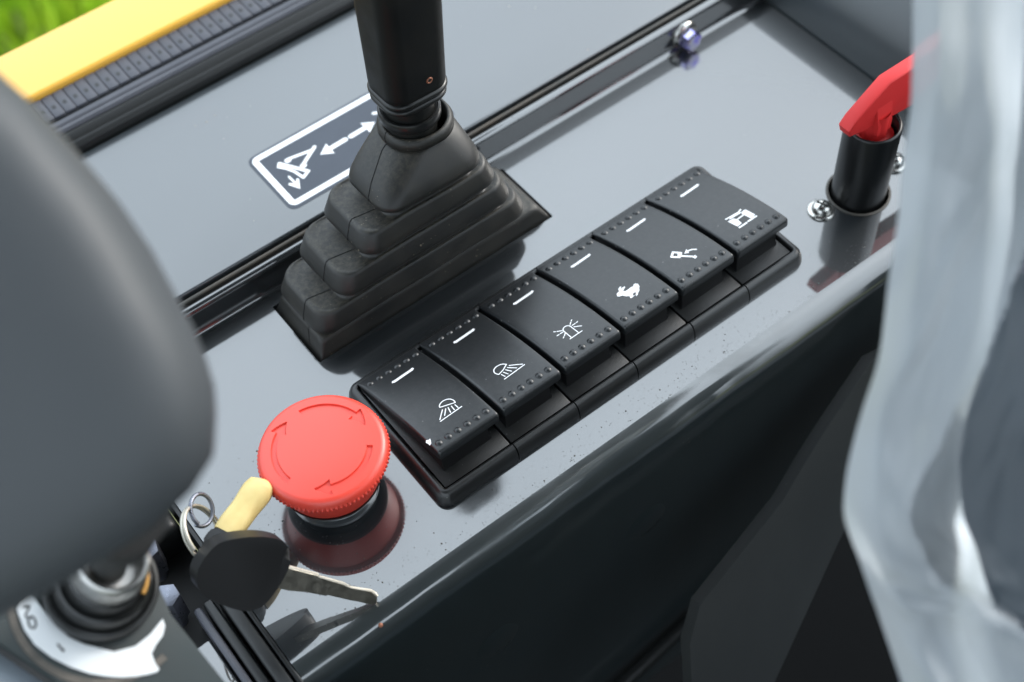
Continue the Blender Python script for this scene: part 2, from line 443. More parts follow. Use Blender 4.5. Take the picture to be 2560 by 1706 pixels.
# bent front edge and the front face below it
def strip(profile, x0, x1, nseg=1, wob=None):
    bm = bmesh.new()
    rings = []
    for i in range(nseg + 1):
        x = x0 + (x1 - x0) * i / nseg
        rings.append([V(x, p[0] + (wob(x, k) if wob else 0), p[1]) for k, p in enumerate(profile)])
    add_loft(bm, rings, close=False)
    return bm
RB = 8.5
prof = [(YF, 0), (YF - .02, 0)] + [(YF - RB * math.sin(t * PI / 2 / 14), -RB + RB * math.cos(t * PI / 2 / 14)) for t in range(1, 15)]
prof += [(YF - RB - .02, -RB - .1), (YF - RB - .3, -60), (YF - RB - .6, -200)]
link('front_panel', strip(prof, X0, X1 + 20, 80, lambda x, k: (0.12 * math.sin(x * .11) + .06 * math.sin(x * .37)) * min(1, k / 10.0)), paint_front, con, 60)
# rear upstand: fillet, vertical face, rolled top
prof = [(YB, 0), (YB + .02, 0)] + [(YB + 2.5 * math.sin(t * PI / 2 / 8), 2.5 - 2.5 * math.cos(t * PI / 2 / 8)) for t in range(1, 9)]
prof += [(YB + 2.5, 2.6), (YB + 2.5, 9.9), (YB + 2.5, 10.0)] + [(YB + 4.5 - 2.0 * math.cos(t * PI / 2 / 6), 10.0 + 2.0 * math.sin(t * PI / 2 / 6)) for t in range(1, 7)] + [(YB + 4.6, 12.0), (YB + 4.9, 11.9), (YB + 5.0, -6)]
link('rear_upstand', strip(prof, X0 - 10, X1 + 30, 1), paint, con, 60)
# left end: folded edge
prof = [(-RB, 0)]
bm = bmesh.new()
add_box(bm, X0 - 1.6, X0 - .05, -19.5, 102, -14, -.35, .5, 2)
link('end_flange', bm, seal_rubber, con, 40)
bm = bmesh.new()
add_box(bm, X0 + 1, X1 - 1, -19.8, 102, -16, -14, 0)
link('dark_backing', bm, matte_black, con, None)  # black sheet added below so the panel holes read as dark
# little blob of rust coloured weld spatter on the front bend
q = V(-67.5, -17.6, -.8)
bm = bmesh.new(); bmesh.ops.create_icosphere(bm, subdivisions=2, radius=.75)
for v in bm.verts: v.co = v.co + V(-64.3, -17.4, -1.9)
link('weld_spatter', bm, copper, con)
# two soft plug-weld dimples on the front face
for (px, pz) in ((-28.0, -59.0), (35.5, -52.0)):
    bm = bmesh.new()
    fr = (V(1, 0, 0), V(0, 0, 1), V(0, -1, 0))
    add_lathe(bm, [(0.01, .8), (4, .75), (6, .55), (7.5, .25), (9, 0.02)], (px, YF - RB - .25, pz), 32, fr)
    link('plug_weld', bm, paint_front, con, 60)

# grit and dried droplets lying on the console, densest along the front edge
bm = bmesh.new()
rs = random.Random(11)
def on_free_top(x, y):
    if -29 < x < 70 and y > 69: return False
    if -30 < x < 125 and -1 < y < 56: return False
    if math.hypot(x + 50, y - 28) < 15 or math.hypot(x - 157, y - 10.6) < 12: return False
    return X0 + 1 < x < X1 - 1 and YF < y < YB - 1
n_ = 0
while n_ < 900:
    k_ = rs.random()
    if k_ < .5: x, y = rs.uniform(-85, 190), YF + abs(rs.gauss(0, 4.5))
    elif k_ < .75: x, y = rs.gauss(-62, 14), rs.gauss(26, 13)
    else: x, y = rs.uniform(X0, X1), rs.uniform(YF, YB)
    if not on_free_top(x, y): continue
    r = rs.uniform(.07, .17) if rs.random() < .93 else rs.uniform(.2, .34)
    a0 = rs.uniform(0, 6)
    base = [bm.verts.new(V(x + r * math.cos(a0 + i * PI / 3) * rs.uniform(.7, 1.3), y + r * math.sin(a0 + i * PI / 3) * rs.uniform(.7, 1.3), .01)) for i in range(6)]
    tip = bm.verts.new(V(x, y, r * .6))
    for i in range(6): bm.faces.new((base[i], base[(i + 1) % 6], tip))
    n_ += 1
grit_m = mat('dark_grit', (0.02, 0.019, 0.018), rough=0.6, var=1.0, var_scale=60, var_col=(0.12, 0.11, 0.10))
stuff(link('surface_grit', bm, grit_m, con, 80))

# ------------------------------------------------------------------ rear cover panel with its sticker
rear = thing('rear_cover_panel', 'pale reflecting slate cover panel behind the lever, with the white bordered sticker', 'panel')
ZP = 12.0
bm = bmesh.new()
add_box(bm, -160, 330, 113.2, 192.5, ZP - 2.5, ZP, .8, 3)
add_box(bm, -160, 330, 113.6, 115.0, -10, ZP - 2.4, 0)
link('cover_plate', bm, paint_back, rear, 40)
flat = lambda z: (lambda x, y: z)
# sticker
dec = None
bm = bmesh.new()
P = rrect(-4.2, 66, 120.6, 151.2, 3.2, 0, 8)
sh = lambda p: V(p.x + (-0.02) * (p.y - 120) * 0 , p.y, 0)
a_ = [bm.verts.new(V(p.x, p.y, ZP + .02)) for p in P]; b_ = [bm.verts.new(V(p.x, p.y, ZP + .16)) for p in P]
bm.faces.new(b_)
for i in range(len(P)): bm.faces.new((a_[i], a_[(i + 1) % len(P)], b_[(i + 1) % len(P)], b_[i]))
dec = link('sticker', bm, decal_blue, rear, None)
bm = bmesh.new()
o_ = rrect(-3.0, 64.8, 122.0, 150.3, 2.6, ZP + .20, 8); i_ = rrect(-.7, 62.5, 124.3, 148.0, .4, ZP + .20, 8)
add_loft(bm, [o_, i_])
link('sticker_border', bm, white_print, dec, None)
DEC = [[[18.19,140.92],[10.05,136.12]],[[16.76,140.16],[8.01,141.98]],[[4.55,142.68],[10.72,132.54],[6.82,130.38],[6.04,135.66],[4.9,138.53],[2.71,141.21],[4.55,142.68]],[[3.6,134.72],[3.76,129.18]],[[3.57,127.62],[1.35,131.74],[5.79,132.06]],[[28.58,136.82],[20.78,136.49]],[[17.73,136.44],[22.19,139.51],[22.06,133.73]],[[30.77,136.78],[37.55,137.03]],[[41.54,137.1],[37.19,139.93],[37.24,134.03]]]
def bucket_sign(mirror=False):
    bm = bmesh.new()
    mp = (lambda p: (61.8 - p[0], p[1])) if mirror else (lambda p: p)
    mm = lambda L: [mp(p) for p in L]
    add_stroke(bm, mm(DEC[0]), 1.35, flat(ZP), .20); add_stroke(bm, mm(DEC[1]), 1.2, flat(ZP), .22)
    add_stroke(bm, mm([[4.3, 142.2], [10.2, 132.6]]), 1.35, flat(ZP), .21)
    add_stroke(bm, mm([[10.2, 132.6], [7.3, 131.2]]), 1.2, flat(ZP), .22)
    add_stroke(bm, mm([[7.3, 131.2], [6.4, 135.5], [5.0, 138.6], [3.2, 141.0], [4.3, 142.2]]), 1.1, flat(ZP), .23)
    for k in ((10.2, 135.9), (7.3, 141.5)): add_stroke(bm, mm([k, (k[0] + .3, k[1])]), 2.2, flat(ZP), .24)
    add_stroke(bm, mm(DEC[3]), .8, flat(ZP), .21)
    add_flat(bm, mm([(3.6, 127.4), (1.4, 131.6), (2.1, 132.2), (3.7, 130.6), (5.2, 132.3), (5.8, 131.7)]), flat(ZP), .215)
    return bm
link('bucket_pictogram', bucket_sign(), white_print, dec, None)
link('bucket_pictogram', bucket_sign(True), white_print, dec, None)
bm = bmesh.new(); add_stroke(bm, [[28.58,136.8],[20.78,136.6]], 1.9, flat(ZP), .20); add_flat(bm, DEC[6], flat(ZP), .215); link('arrow_print', bm, white_print, dec, None)
bm = bmesh.new(); add_stroke(bm, [[30.9,136.8],[37.9,137.0]], 1.9, flat(ZP), .20); add_flat(bm, DEC[8], flat(ZP), .215); link('arrow_print', bm, white_print, dec, None)
# gasket between console upstand and cover
bm = bmesh.new(); add_tube(bm, [(-150, 111.2, 10.6), (330, 111.2, 10.6)], .75, 10)
tag(link('gasket_strip', bm, gasket), 'thin dusty gasket strip in the dark gap between console and rear cover', 'gasket')
bm = bmesh.new(); add_box(bm, -160, 330, 108.05, 113.55, -8, 7, 0)
tag(link('gap_filler', bm, matte_black), 'black filler at the bottom of the gap behind the console', 'filler strip')

# rubber door seal, toothed trim and yellow frame
bm = bmesh.new()
pr = [(193.4, ZP - 2), (193.4, ZP + 2.0), (194.4, ZP + 3.2), (196.0, ZP + 3.6), (197.2, ZP + 2.5), (198.2, ZP + 3.2), (200.2, ZP + 3.9), (202.2, ZP + 3.0), (202.6, ZP - 2)]
add_loft(bm, [[V(-160, *p) for p in pr], [V(330, *p) for p in pr]], close=True, cap0=True, cap1=True)
tag(link('door_seal', bm, seal_rubber), 'black rubber seal running along the far edge of the rear cover', 'seal')
trim = thing('edge_trim', 'grey segmented rubber edge trim between black seal and yellow frame', 'trim')
bm = bmesh.new()
pr = [(202.8, 10), (202.8, ZP + 2.8), (203.6, ZP + 3.8), (205.0, ZP + 3.6), (205.8, ZP + 2.6), (206.8, ZP + 3.4), (208.6, ZP + 3.6), (209.4, ZP + 2.9), (209.6, 10)]
add_loft(bm, [[V(-160, *p) for p in pr], [V(330, *p) for p in pr]], close=True, cap0=True, cap1=True)
link('trim_lips', bm, trim_rubber, trim, 30)
bm = bmesh.new()
x = 0; w_ = 4.4
add_box(bm, .08, w_ - .08, 210.3, 222.6, 11.0, 16.2, .45, 2)
tooth = link('trim_segment', bm, trim_rubber, trim, 40)
tooth.location = Vector((-118, 0, 0)) * S
bm = bmesh.new(); add_box(bm, 1.4, 2.8, 214.5, 216.4, 16.1, 16.3, .08, 1)
slot = link('segment_slot', bm, seal_rubber, tooth, 40)
for i in range(1, 60):
    c_ = tooth.copy(); C.objects.link(c_); c_.location = Vector((-118 + w_ * i, 0, 0)) * S; c_.parent = trim
    d_ = slot.copy(); C.objects.link(d_); d_.parent = c_
bm = bmesh.new(); add_box(bm, -125, 330, 209.7, 223, 8, 15.2, 0)
link('trim_backing', bm, seal_rubber, trim, 30)
bm = bmesh.new()
add_box(bm, -160, 330, 222.9, 251.0, -25, 18.6, 1.6, 3)
tag(link('yellow_frame_rail', bm, yellow_paint), 'bright yellow painted frame rail at the upper left, nearest the grass', 'frame rail')

# ------------------------------------------------------------------ grass, floor
bm = bmesh.new(); add_box(bm, -9000, 9000, -9000, 9000, -1210, -1200, 0)
grass_soil = mat('meadow_soil', (0.10, 0.085, 0.045), rough=0.9, var=1.0, var_scale=9, var_col=(0.08, 0.12, 0.03))
struct(link('ground', bm, grass_soil, None, None))
blade_m = mat('grass_blade', (0.20, 0.42, 0.012), rough=0.55, var=1.0, var_scale=5, var_col=(0.42, 0.55, 0.03))
bm = bmesh.new()
for i in range(13000):
    x, y = random.uniform(-900, 1300), random.uniform(1250, 3200)
    h, w_, a_ = random.uniform(60, 150), random.uniform(5, 11), random.uniform(0, PI)
    lx, ly = random.uniform(-50, 50), random.uniform(-50, 50)
    dx, dy = math.cos(a_) * w_, math.sin(a_) * w_
    p = [bm.verts.new(V(x - dx, y - dy, -1200)), bm.verts.new(V(x + dx, y + dy, -1200)), bm.verts.new(V(x + dx * .7 + lx * .4, y + dy * .7 + ly * .4, -1200 + h * .6)), bm.verts.new(V(x + lx, y + ly, -1200 + h)), bm.verts.new(V(x - dx * .7 + lx * .4, y - dy * .7 + ly * .4, -1200 + h * .6))]
    bm.faces.new(p)
g_ = link('grass', bm, blade_m, None, None); stuff(g_); g_['label'] = 'bright green grass on the ground beyond the yellow rail'; g_['category'] = 'grass'
bm = bmesh.new(); add_box(bm, -600, 700, -900, 104, -330, -322, 0)
struct(link('cab_floor', bm, floor_mat, None, None))

# ------------------------------------------------------------------ rubber bellows and control lever
boot = thing('rubber_bellows', 'dusty black stepped rubber bellows round the foot of the lever', 'rubber boot', (20, 85, 0))
RG = [(-27.9, 68.9, 70.1, 99.2, -2.4, .6), (-26.6, 68.0, 70.8, 98.6, .2, 1.0), (-25.2, 65.6, 71.9, 98.2, 4.6, 2), (-24.6, 64.6, 72.4, 98.0, 6.0, 2.6), (-23.4, 63.0, 73.0, 97.6, 6.4, 3), (-21.0, 59.5, 74.4, 96.5, 6.0, 3.5), (-20.4, 58, 74.8, 96.0, 8.8, 3.5)]
TI = [(-25.6, 59.4, 69.8, 98.6, 10.2), (-15.6, 53.6, 69.2, 98.6, 22.4), (-4.8, 48.6, 69.2, 97.6, 34.4)]
IN = [(-12.8, 50.2, 72.6, 95.8), (-1.8, 45.2, 72.2, 95.2), (8.4, 40.4, 72.4, 93.0)]
for (a0, a1, b0, b1, z), (c0, c1, d0, d1) in zip(TI, IN):
    RG += [(a0 + 1.6, a1 - 1.4, b0 + 1.6, b1 - 1.2, z - .2, 5.5), (a0 + .4, a1 - .3, b0 + .3, b1 - .3, z, 6.2), (a0, a1, b0, b1, z + .7, 6.6), (a0 + .4, a1 - .3, b0 + .4, b1 - .4, z + 2.4, 6.8), (a0 + 2.0, a1 - 1.6, b0 + 1.4, b1 - 1.0, z + 6.4, 6.6),
           (a0 + 2.6, a1 - 2.1, b0 + 1.9, b1 - 1.3, z + 7.2, 6.4), (a0 + 3.5, a1 - 2.8, b0 + 2.5, b1 - 1.7, z + 7.5, 6.2), (a0 + 4.4, a1 - 3.4, b0 + 3.0, b1 - 2, z + 7.3, 5.8),
           (c0 - 1.0, c1 + 1.0, d0 - .6, d1 + .4, z + 6.8, 5), (c0 - .1, c1 + .1, d0 - .1, d1 + .1, z + 7.2, 4.6), (c0 + .3, c1 - .3, d0 + .2, d1, z + 8.2, 4.4), (c0 + .6, c1 - .6, d0 + .4, d1 - .2, z + 11.9, 4.4)]
RG += [(7.6, 42.4, 71.4, 94.0, 46.6, 6), (5.7, 43.4, 69.6, 95.0, 46.4, 6.5), (5.0, 43.8, 69.0, 95.3, 47.0, 7), (5.4, 43.6, 69.3, 95.4, 48.6, 7.4), (8.2, 42.8, 71.0, 96.0, 51.4, 8), (15.9, 41.4, 75.6, 97.4, 57.0, 9.2),
       (18.6, 40.6, 76.6, 97.4, 57.8, 9.6), (17.8, 41.2, 75.7, 98.0, 58.4, 10), (17.9, 41.3, 75.7, 98.1, 60.6, 10.2), (18.5, 40.8, 76.3, 97.6, 61.6, 10.2), (19.0, 40.4, 76.9, 97.1, 61.9, 9.9), (19.7, 40.0, 77.5, 96.6, 61.6, 9.7), (20.0, 39.8, 77.9, 96.4, 60.6, 9.6), (20.0, 39.8, 77.9, 96.4, 48, 9.6)]
NB = 12
rings = [rrect(a_, b_, c_, d_, r_, z_, NB) for (a_, b_, c_, d_, z_, r_) in RG]
bm = bmesh.new()
# densify the straight sides a little so the rubber can sag
def dens(r):
    out = []
    for i, p in enumerate(r):
        q = r[(i + 1) % len(r)]
        out.append(p)
        L_ = (q - p).length
        if (i % NB) == NB - 1:
            for k in range(1, 8): out.append(p.lerp(q, k / 8))
    return out
rings = [dens(r) for r in rings]
from mathutils import noise as mn
for j, r in enumerate(rings):
    amp = 0 if j < 2 else .35
    for p in r:
        nv = mn.noise_vector(p * .045)
        p.x += nv.x * amp * 1.3; p.y += nv.y * amp * 1.3; p.z += nv.z * amp
vr = add_loft(bm, [[p - V(20, 85, 0) for p in r] for r in rings])
link('bellows', bm, rubber, boot, 75)
# mould seam down the left side
seam_i = 12 * 4 + 7 * 3 + 5     # a point on the left side
bm = bmesh.new()
pts = [r[seam_i] - V(20, 85, 0) for r in rings[1:54]]
pts = [p + V(-.05, -.02, .05) for p in pts]
add_tube(bm, pts, .14, 6)
link('mould_seam', bm, groove, boot, 60)

LD = V(.04, .02, 1).normalized()
LX = (V(1, 0, 0) - LD * LD.x).normalized(); LY = LD.cross(LX)
LB = V(28.0, 86.8, 60.2)
lever = thing('control_lever', 'black control lever with tapered square grip rising from the bellows', 'lever', LB)
def lring(hx, hy, r, d, n=8, ox=0, oy=0):
    return [LX * (p.x + ox) + LY * (p.y + oy) + LD * d for p in rrect(-hx, hx, -hy, hy, r, 0, n)]
bm = bmesh.new()
add_loft(bm, [lring(*q) for q in ((7.0, 7, 6.9, -9), (8.0, 8.0, 7.9, -6), (8.3, 8.3, 8.2, 2.8), (8.0, 8.0, 7.9, 3.6), (7.9, 7.9, 7.8, 15))], cap0=True, cap1=True)
link('stem', bm, grip_plastic, lever, 50)
bm = bmesh.new()
add_loft(bm, [lring(*q) for q in ((8.0, 8.0, 7.9, 3.6), (9.3, 9.3, 9.2, 3.6), (9.8, 9.8, 9.7, 4.2), (9.8, 9.8, 9.7, 6.5), (9.5, 9.5, 9.4, 7.2), (9.0, 9.0, 8.9, 7.3), (8.7, 8.7, 8.6, 6.6), (8.0, 8.0, 7.9, 6.4))])
link('collar', bm, black_gloss, lever, 50)
HO = (.4, 0)
for d in (12.4, 15.0):
    bm = bmesh.new()
    k = .3 if d > 14 else 0
    add_loft(bm, [lring(hx + (11 - 10) * 0, hy, rr_, dd, 10, *HO) for hx, hy, rr_, dd in
        [(9.6 + k, 8.1 + k, 6.0, d - .3), (10.5 + k, 9.0 + k, 6.5, d - .15), (10.9 + k, 9.4 + k, 6.8, d + .5), (10.9 + k, 9.4 + k, 6.8, d + 1.1), (10.5 + k, 9.0 + k, 6.5, d + 1.7), (9.7 + k, 8.2 + k, 6.1, d + 1.9)]], cap0=True, cap1=True)
    link('grip_ring', bm, black_gloss, lever, 60)
bm = bmesh.new()
prf = [(10.2, 8.7, 6.0, 16.4), (10.5, 9.0, 5.8, 17.0), (10.6, 9.1, 5.5, 19), (10.7, 9.2, 5.5, 26), (11.1, 9.6, 5.6, 46), (11.6, 10.1, 5.8, 80), (11.6, 10.1, 6, 110), (11.5, 10, 6, 117), (8, 7, 5, 120)]
add_loft(bm, [lring(*q, 10, *HO) for q in prf], cap0=True, cap1=True)
link('grip', bm, grip_plastic, lever, 60)
# copper coloured eyelet on the front of the grip
bm = bmesh.new()
ce = LX * 2.6 + LY * (-9.15) + LD * 22.0
pts = [ce + LX * (.85 * math.cos(t * PI / 8)) + LD * (.85 * math.sin(t * PI / 8)) for t in range(16)]
add_tube(bm, pts, .3, 6, closed=True)
link('eyelet', bm, copper, lever, 60)
bm = bmesh.new(); add_lathe(bm, [(.01, .05), (.62, .04)], ce - LY * .02, 16, (LX, LD, -LY)); link('eyelet_hole', bm, groove, lever, None)

# ------------------------------------------------------------------ switch bezel
bez = thing('switch_bezel', 'black plastic surround of the switch row with a jointed rounded rim', 'bezel')
IX0, IX1, IY0, IY1, IR = -25.3, 118.6, 3.6, 51.0, .8
PR = [(0.0, 3.2), (0.0, 4.7), (.25, 5.0), (.8, 5.15), (1.5, 5.0), (2.2, 4.5), (2.8, 3.6), (3.3, 2.2), (3.55, .9), (3.6, -.3)]
def rim_piece(path):
    bm = bmesh.new()
    add_loft(bm, [[V(x + nx * d, y + ny * d, z) for d, z in PR] + [V(x, y, -.3)] for x, y, nx, ny in path], True, True, True)
    return bm
def corner(cx, cy, a0, a1, n=8):
    return [(cx + IR * math.cos(a0 + (a1 - a0) * i / n), cy + IR * math.sin(a0 + (a1 - a0) * i / n), math.cos(a0 + (a1 - a0) * i / n), math.sin(a0 + (a1 - a0) * i / n)) for i in range(n + 1)]
g = .22
link('rim_section', rim_piece([(-g, IY1, 0, 1)] + corner(IX0 + IR, IY1 - IR, PI / 2, PI) + corner(IX0 + IR, IY0 + IR, PI, 1.5 * PI) + [(-g, IY0, 0, -1)]), bezel_plastic, bez, 45)
for k in range(4):
    x0, x1 = 24 * k + g, 24 * k + 24 - g
    link('rim_section', rim_piece([(x0, IY0, 0, -1), (x1, IY0, 0, -1)]), bezel_plastic, bez, 45)
    link('rim_section', rim_piece([(x1, IY1, 0, 1), (x0, IY1, 0, 1)]), bezel_plastic, bez, 45)
link('rim_section', rim_piece([(96 + g, IY0, 0, -1)] + corner(IX1 - IR, IY0 + IR, -PI / 2, 0) + corner(IX1 - IR, IY1 - IR, 0, PI / 2) + [(96 + g, IY1, 0, 1)]), bezel_plastic, bez, 45)
for k in range(6):
    x0 = IX0 + .55 if k == 0 else 24 * (k - 1) + .3
    x1 = IX1 - .55 if k == 5 else 24 * k - .3
    bm = bmesh.new(); add_box(bm, x0, x1, IY0 + .6, IY1 - .4, 0, 4.2, .35, 2)
    link('inner_plate', bm, plate_plastic, bez, 40)

# ------------------------------------------------------------------ six rocker switches
YFc, YBc, WC = 8.6, 51.8, 22.4
skx = lambda y: 1.0 * (29.0 - y) / 20.0        # caps sit very slightly skewed in the frame
def ztop(y):
    s = (YBc - y) / (YBc - YFc)
    return 5.6 + 10.3 * s + 8.2 * s * (1 - s)
def zbot(y):
    s = (YBc - y) / (YBc - YFc)
    return max(3.4 + 8.8 * s ** 1.3, 5.2 if y > 50.6 else 0)
def cap_bm():
    bm = bmesh.new()
    ys = [(YFc, 1.3), (YFc + .12, .75), (YFc + .4, .32), (YFc + .8, .08), (YFc + 1.3, 0)] + [(YFc + 1.3 + (YBc - YFc - 2.0) * i / 26, 0) for i in range(1, 27)] + [(YBc - .25, .05), (YBc, .25)]
    rings = []
    for y, dz in ys:
        zt, zb = ztop(y) - dz, zbot(y)
        if zt - zb < 1.25: zb = zt - 1.25 if y < 50.6 else zb
        hw = WC / 2 - (.35 if dz > .7 else .12 if dz > .2 else 0)
        r = min(.9, (zt - zb) * .6); lo_ = min(.3, (zt - zb) * .25)
        pts = [V(-hw + .15, y, zb), V(-hw, y, zb + lo_)]
        for i in range(6):
            a_ = PI - i / 5 * PI / 2; pts.append(V(-hw + r + r * math.cos(a_), y, zt - r + r * math.sin(a_)))
        for i in range(1, 8): pts.append(V((-hw + r) + (2 * hw - 2 * r) * i / 8, y, zt))
        for i in range(6):
            a_ = PI / 2 - i / 5 * PI / 2; pts.append(V(hw - r + r * math.cos(a_), y, zt - r + r * math.sin(a_)))
        pts += [V(hw, y, zb + lo_), V(hw - .15, y, zb)]
        for q in pts: q.x += skx(y)
        rings.append(pts)
    add_loft(bm, rings, True, True, True)
    return bm
def body_bm():
    bm = bmesh.new()
    add_loft(bm, [[V(-9.2, y, 3.9), V(8.6, y, 3.9), V(8.6, y, 6.0), V(8.2, y, 6.4), V(8.2, y, zt), V(-9.2, y, zt)] for y, zt in ((9.3, 4.2), (9.5, 8), (9.9, 12.3), (20, 11), (48, 4.6))], True, True, True)
    return bm
SYM = {
 0: [[[0.07,22.74],[0.3,23.3],[0.62,23.63],[1.1,23.9],[1.7,24.1],[2.3,24.15],[2.96,24.04],[3.5,23.87],[3.94,23.6],[4.35,23.2],[4.59,22.7],[4.75,22.3],[4.81,21.81],[4.66,21.02],[0.07,22.74]],[[0.08,21.39],[-2.66,18.85]],[[1.06,21.02],[-0.71,19.11]],[[1.88,20.89],[1.37,18.89]],[[2.95,20.64],[2.8,18.89]],[[4.09,20.36],[4.16,18.85]],[[-2.91,18.16],[5.22,18.41]]],
 1: [[[1.4,22.45],[0.68,23.27],[0.0,23.65],[-0.71,23.8],[-1.5,23.85],[-2.13,23.69],[-2.7,23.45],[-3.06,23.06],[-3.35,22.5],[-3.38,21.93],[-3.2,21.3],[-2.81,20.75],[-0.72,21.3],[1.4,22.45]],[[1.75,21.44],[5.06,19.04]],[[0.81,21.1],[2.82,19.05]],[[-0.12,20.75],[0.85,19.11]],[[-1.25,20.46],[-0.62,18.94]],[[-2.23,20.16],[-1.93,18.81]],[[-2.66,18.03],[5.4,18.43]]],
 2: [[[-1.03,16.99],[-1.08,20.94],[-0.9,21.4],[-0.63,21.72],[-.2,21.98],[0.21,22.07],[.7,22.03],[1.16,21.87],[1.5,21.55],[1.71,21.12],[1.91,16.96]],[[-1.67,16.94],[3.14,16.98]],[[2.14,21.64],[2.84,22.22]],[[3.29,22.55],[3.74,22.88]],[[2.36,20.88],[3.53,20.89]],[[4.01,20.9],[4.63,20.98]],[[2.43,20.0],[3.58,19.23]],[[3.88,19.03],[4.38,18.73]],[[-1.33,21.38],[-2.66,22.19]],[[-3.08,22.48],[-3.55,22.81]],[[-1.52,20.73],[-2.53,20.75]],[[-3.08,20.75],[-3.8,20.77]],[[-1.36,19.78],[-2.08,19.23]],[[-2.5,19.0],[-2.97,18.7]]],
 3: [[[-2.93,21.42],[-2.11,21.82],[-1.57,21.79],[-1.02,22.84],[0.07,23.27],[0.29,22.96],[-0.6,22.19],[0.27,22.37],[1.25,22.28],[0.89,21.86],[-0.49,21.19],[-0.22,20.55],[1.08,20.49],[2.39,20.61],[3.3,20.16],[3.44,20.83],[4.28,20.85],[4.81,20.05],[4.6,19.08],[3.91,18.44],[3.39,17.67],[2.43,17.27],[1.83,16.75],[1.03,16.93],[0.33,16.79],[0.54,16.14],[-0.1,16.9],[.3,17.3],[.93,17.3],[1.75,17.55],[1.75,18.1],[0.5,18.2],[-0.52,18.04],[-1.42,18.67],[-1.97,19.72],[-2.88,20.06],[-3.38,20.6]]],
 4: [[[-3.38,21.8],[-1.59,23.05],[0.03,21.01],[-1.64,19.85],[-3.38,21.8]],[[-2.06,21.45],[-1.7,20.9],[-1.11,20.84]],[[-1.29,20.36],[1.8,16.86]],[[4.58,18.79],[3.61,19.72],[2.44,20.07],[1.62,20.0]],[[0.55,20.02],[2.4,21.04],[1.87,19.16]],[[2.4,16.98],[2.39,16.24],[1.64,16.12],[1.68,16.83],[2.4,16.98]]],
 5: [[[3.64,22.38],[2.21,21.95],[-1.89,22.25],[-3.01,22.41]],[[2.92,21.22],[-2.0,21.57]],[[3.81,21.45],[4.72,21.15],[5.25,17.31],[3.14,16.49],[2.37,20.63]],[[-1.07,20.91],[-3.36,21.09],[-2.69,17.18],[-0.68,17.36],[-0.43,19.61]],[[4.99,16.49],[1.53,16.54]],[[0.66,16.43],[-2.57,16.43]],[[2.27,19.8],[-0.15,19.69]]],
}
surf = lambda x, y: ztop(y)
def symbol_bm(k):
    bm = bmesh.new(); L_ = SYM[k]
    if k < 3:
        for s_ in L_: add_stroke(bm, s_, .33, surf, .06)
    elif k == 3:
        add_flat(bm, [(-2.93,21.42),(-2.11,21.82),(-1.57,21.79),(-1.02,22.84),(0.07,23.27),(0.29,22.96),(-0.6,22.19),(0.27,22.37),(1.25,22.28),(0.89,21.86),(-0.49,21.19),(-0.22,20.55),(1.08,20.49),(2.39,20.61),(3.3,20.3),(3.44,20.83),(4.28,20.95),(4.9,20.2),(4.6,19.08),(3.91,18.44),(3.39,17.67),(2.43,17.17),(1.75,16.6),(1.0,16.5),(1.3,17.1),(2.2,17.75),(1.6,18.1),(0.8,17.9),(.4,17.4),(1.0,17.15),(-.1,16.9),(-0.9,17.0),(-.6,17.6),(-0.52,18.04),(-1.42,18.67),(-1.97,19.72),(-2.88,20.06),(-3.38,20.6)], surf, .10)
    elif k == 4:
        add_stroke(bm, L_[0], .75, surf, .06); add_flat(bm, [(-.9, 22.3), (.1, 21.0), (-1.5, 20.0), (-1.7, 20.9), (-1.1, 21.3)], surf, .10)
        add_stroke(bm, L_[2], .7, surf, .09); add_stroke(bm, L_[3], .5, surf, .06); add_flat(bm, L_[4], surf, .1); add_stroke(bm, L_[5], .4, surf, .07)
    else:
        add_stroke(bm, L_[0], .5, surf, .06); add_stroke(bm, L_[1], .35, surf, .07)
        add_flat(bm, L_[2], surf, .10); add_flat(bm, L_[3], surf, .10)
        add_stroke(bm, L_[4], .65, surf, .08); add_stroke(bm, L_[5], .65, surf, .08); add_stroke(bm, L_[6], .5, surf, .09)
        add_stroke(bm, [(2.4, 21.6), (-1.6, 21.9)], .3, surf, .08)
    return bm
NAMES = [('work light symbol shining down', 'nearest the red button'), ('work light symbol shining sideways', 'second from the red button'), ('flashing beacon symbol', 'third from the red button'),
         ('running rabbit symbol', 'fourth from the red button'), ('bucket arm and curved arrow symbol', 'fifth from the red button'), ('vehicle tracks symbol', 'farthest from the red button')]
cap0_me = body_me = bump_me = ind_me = None
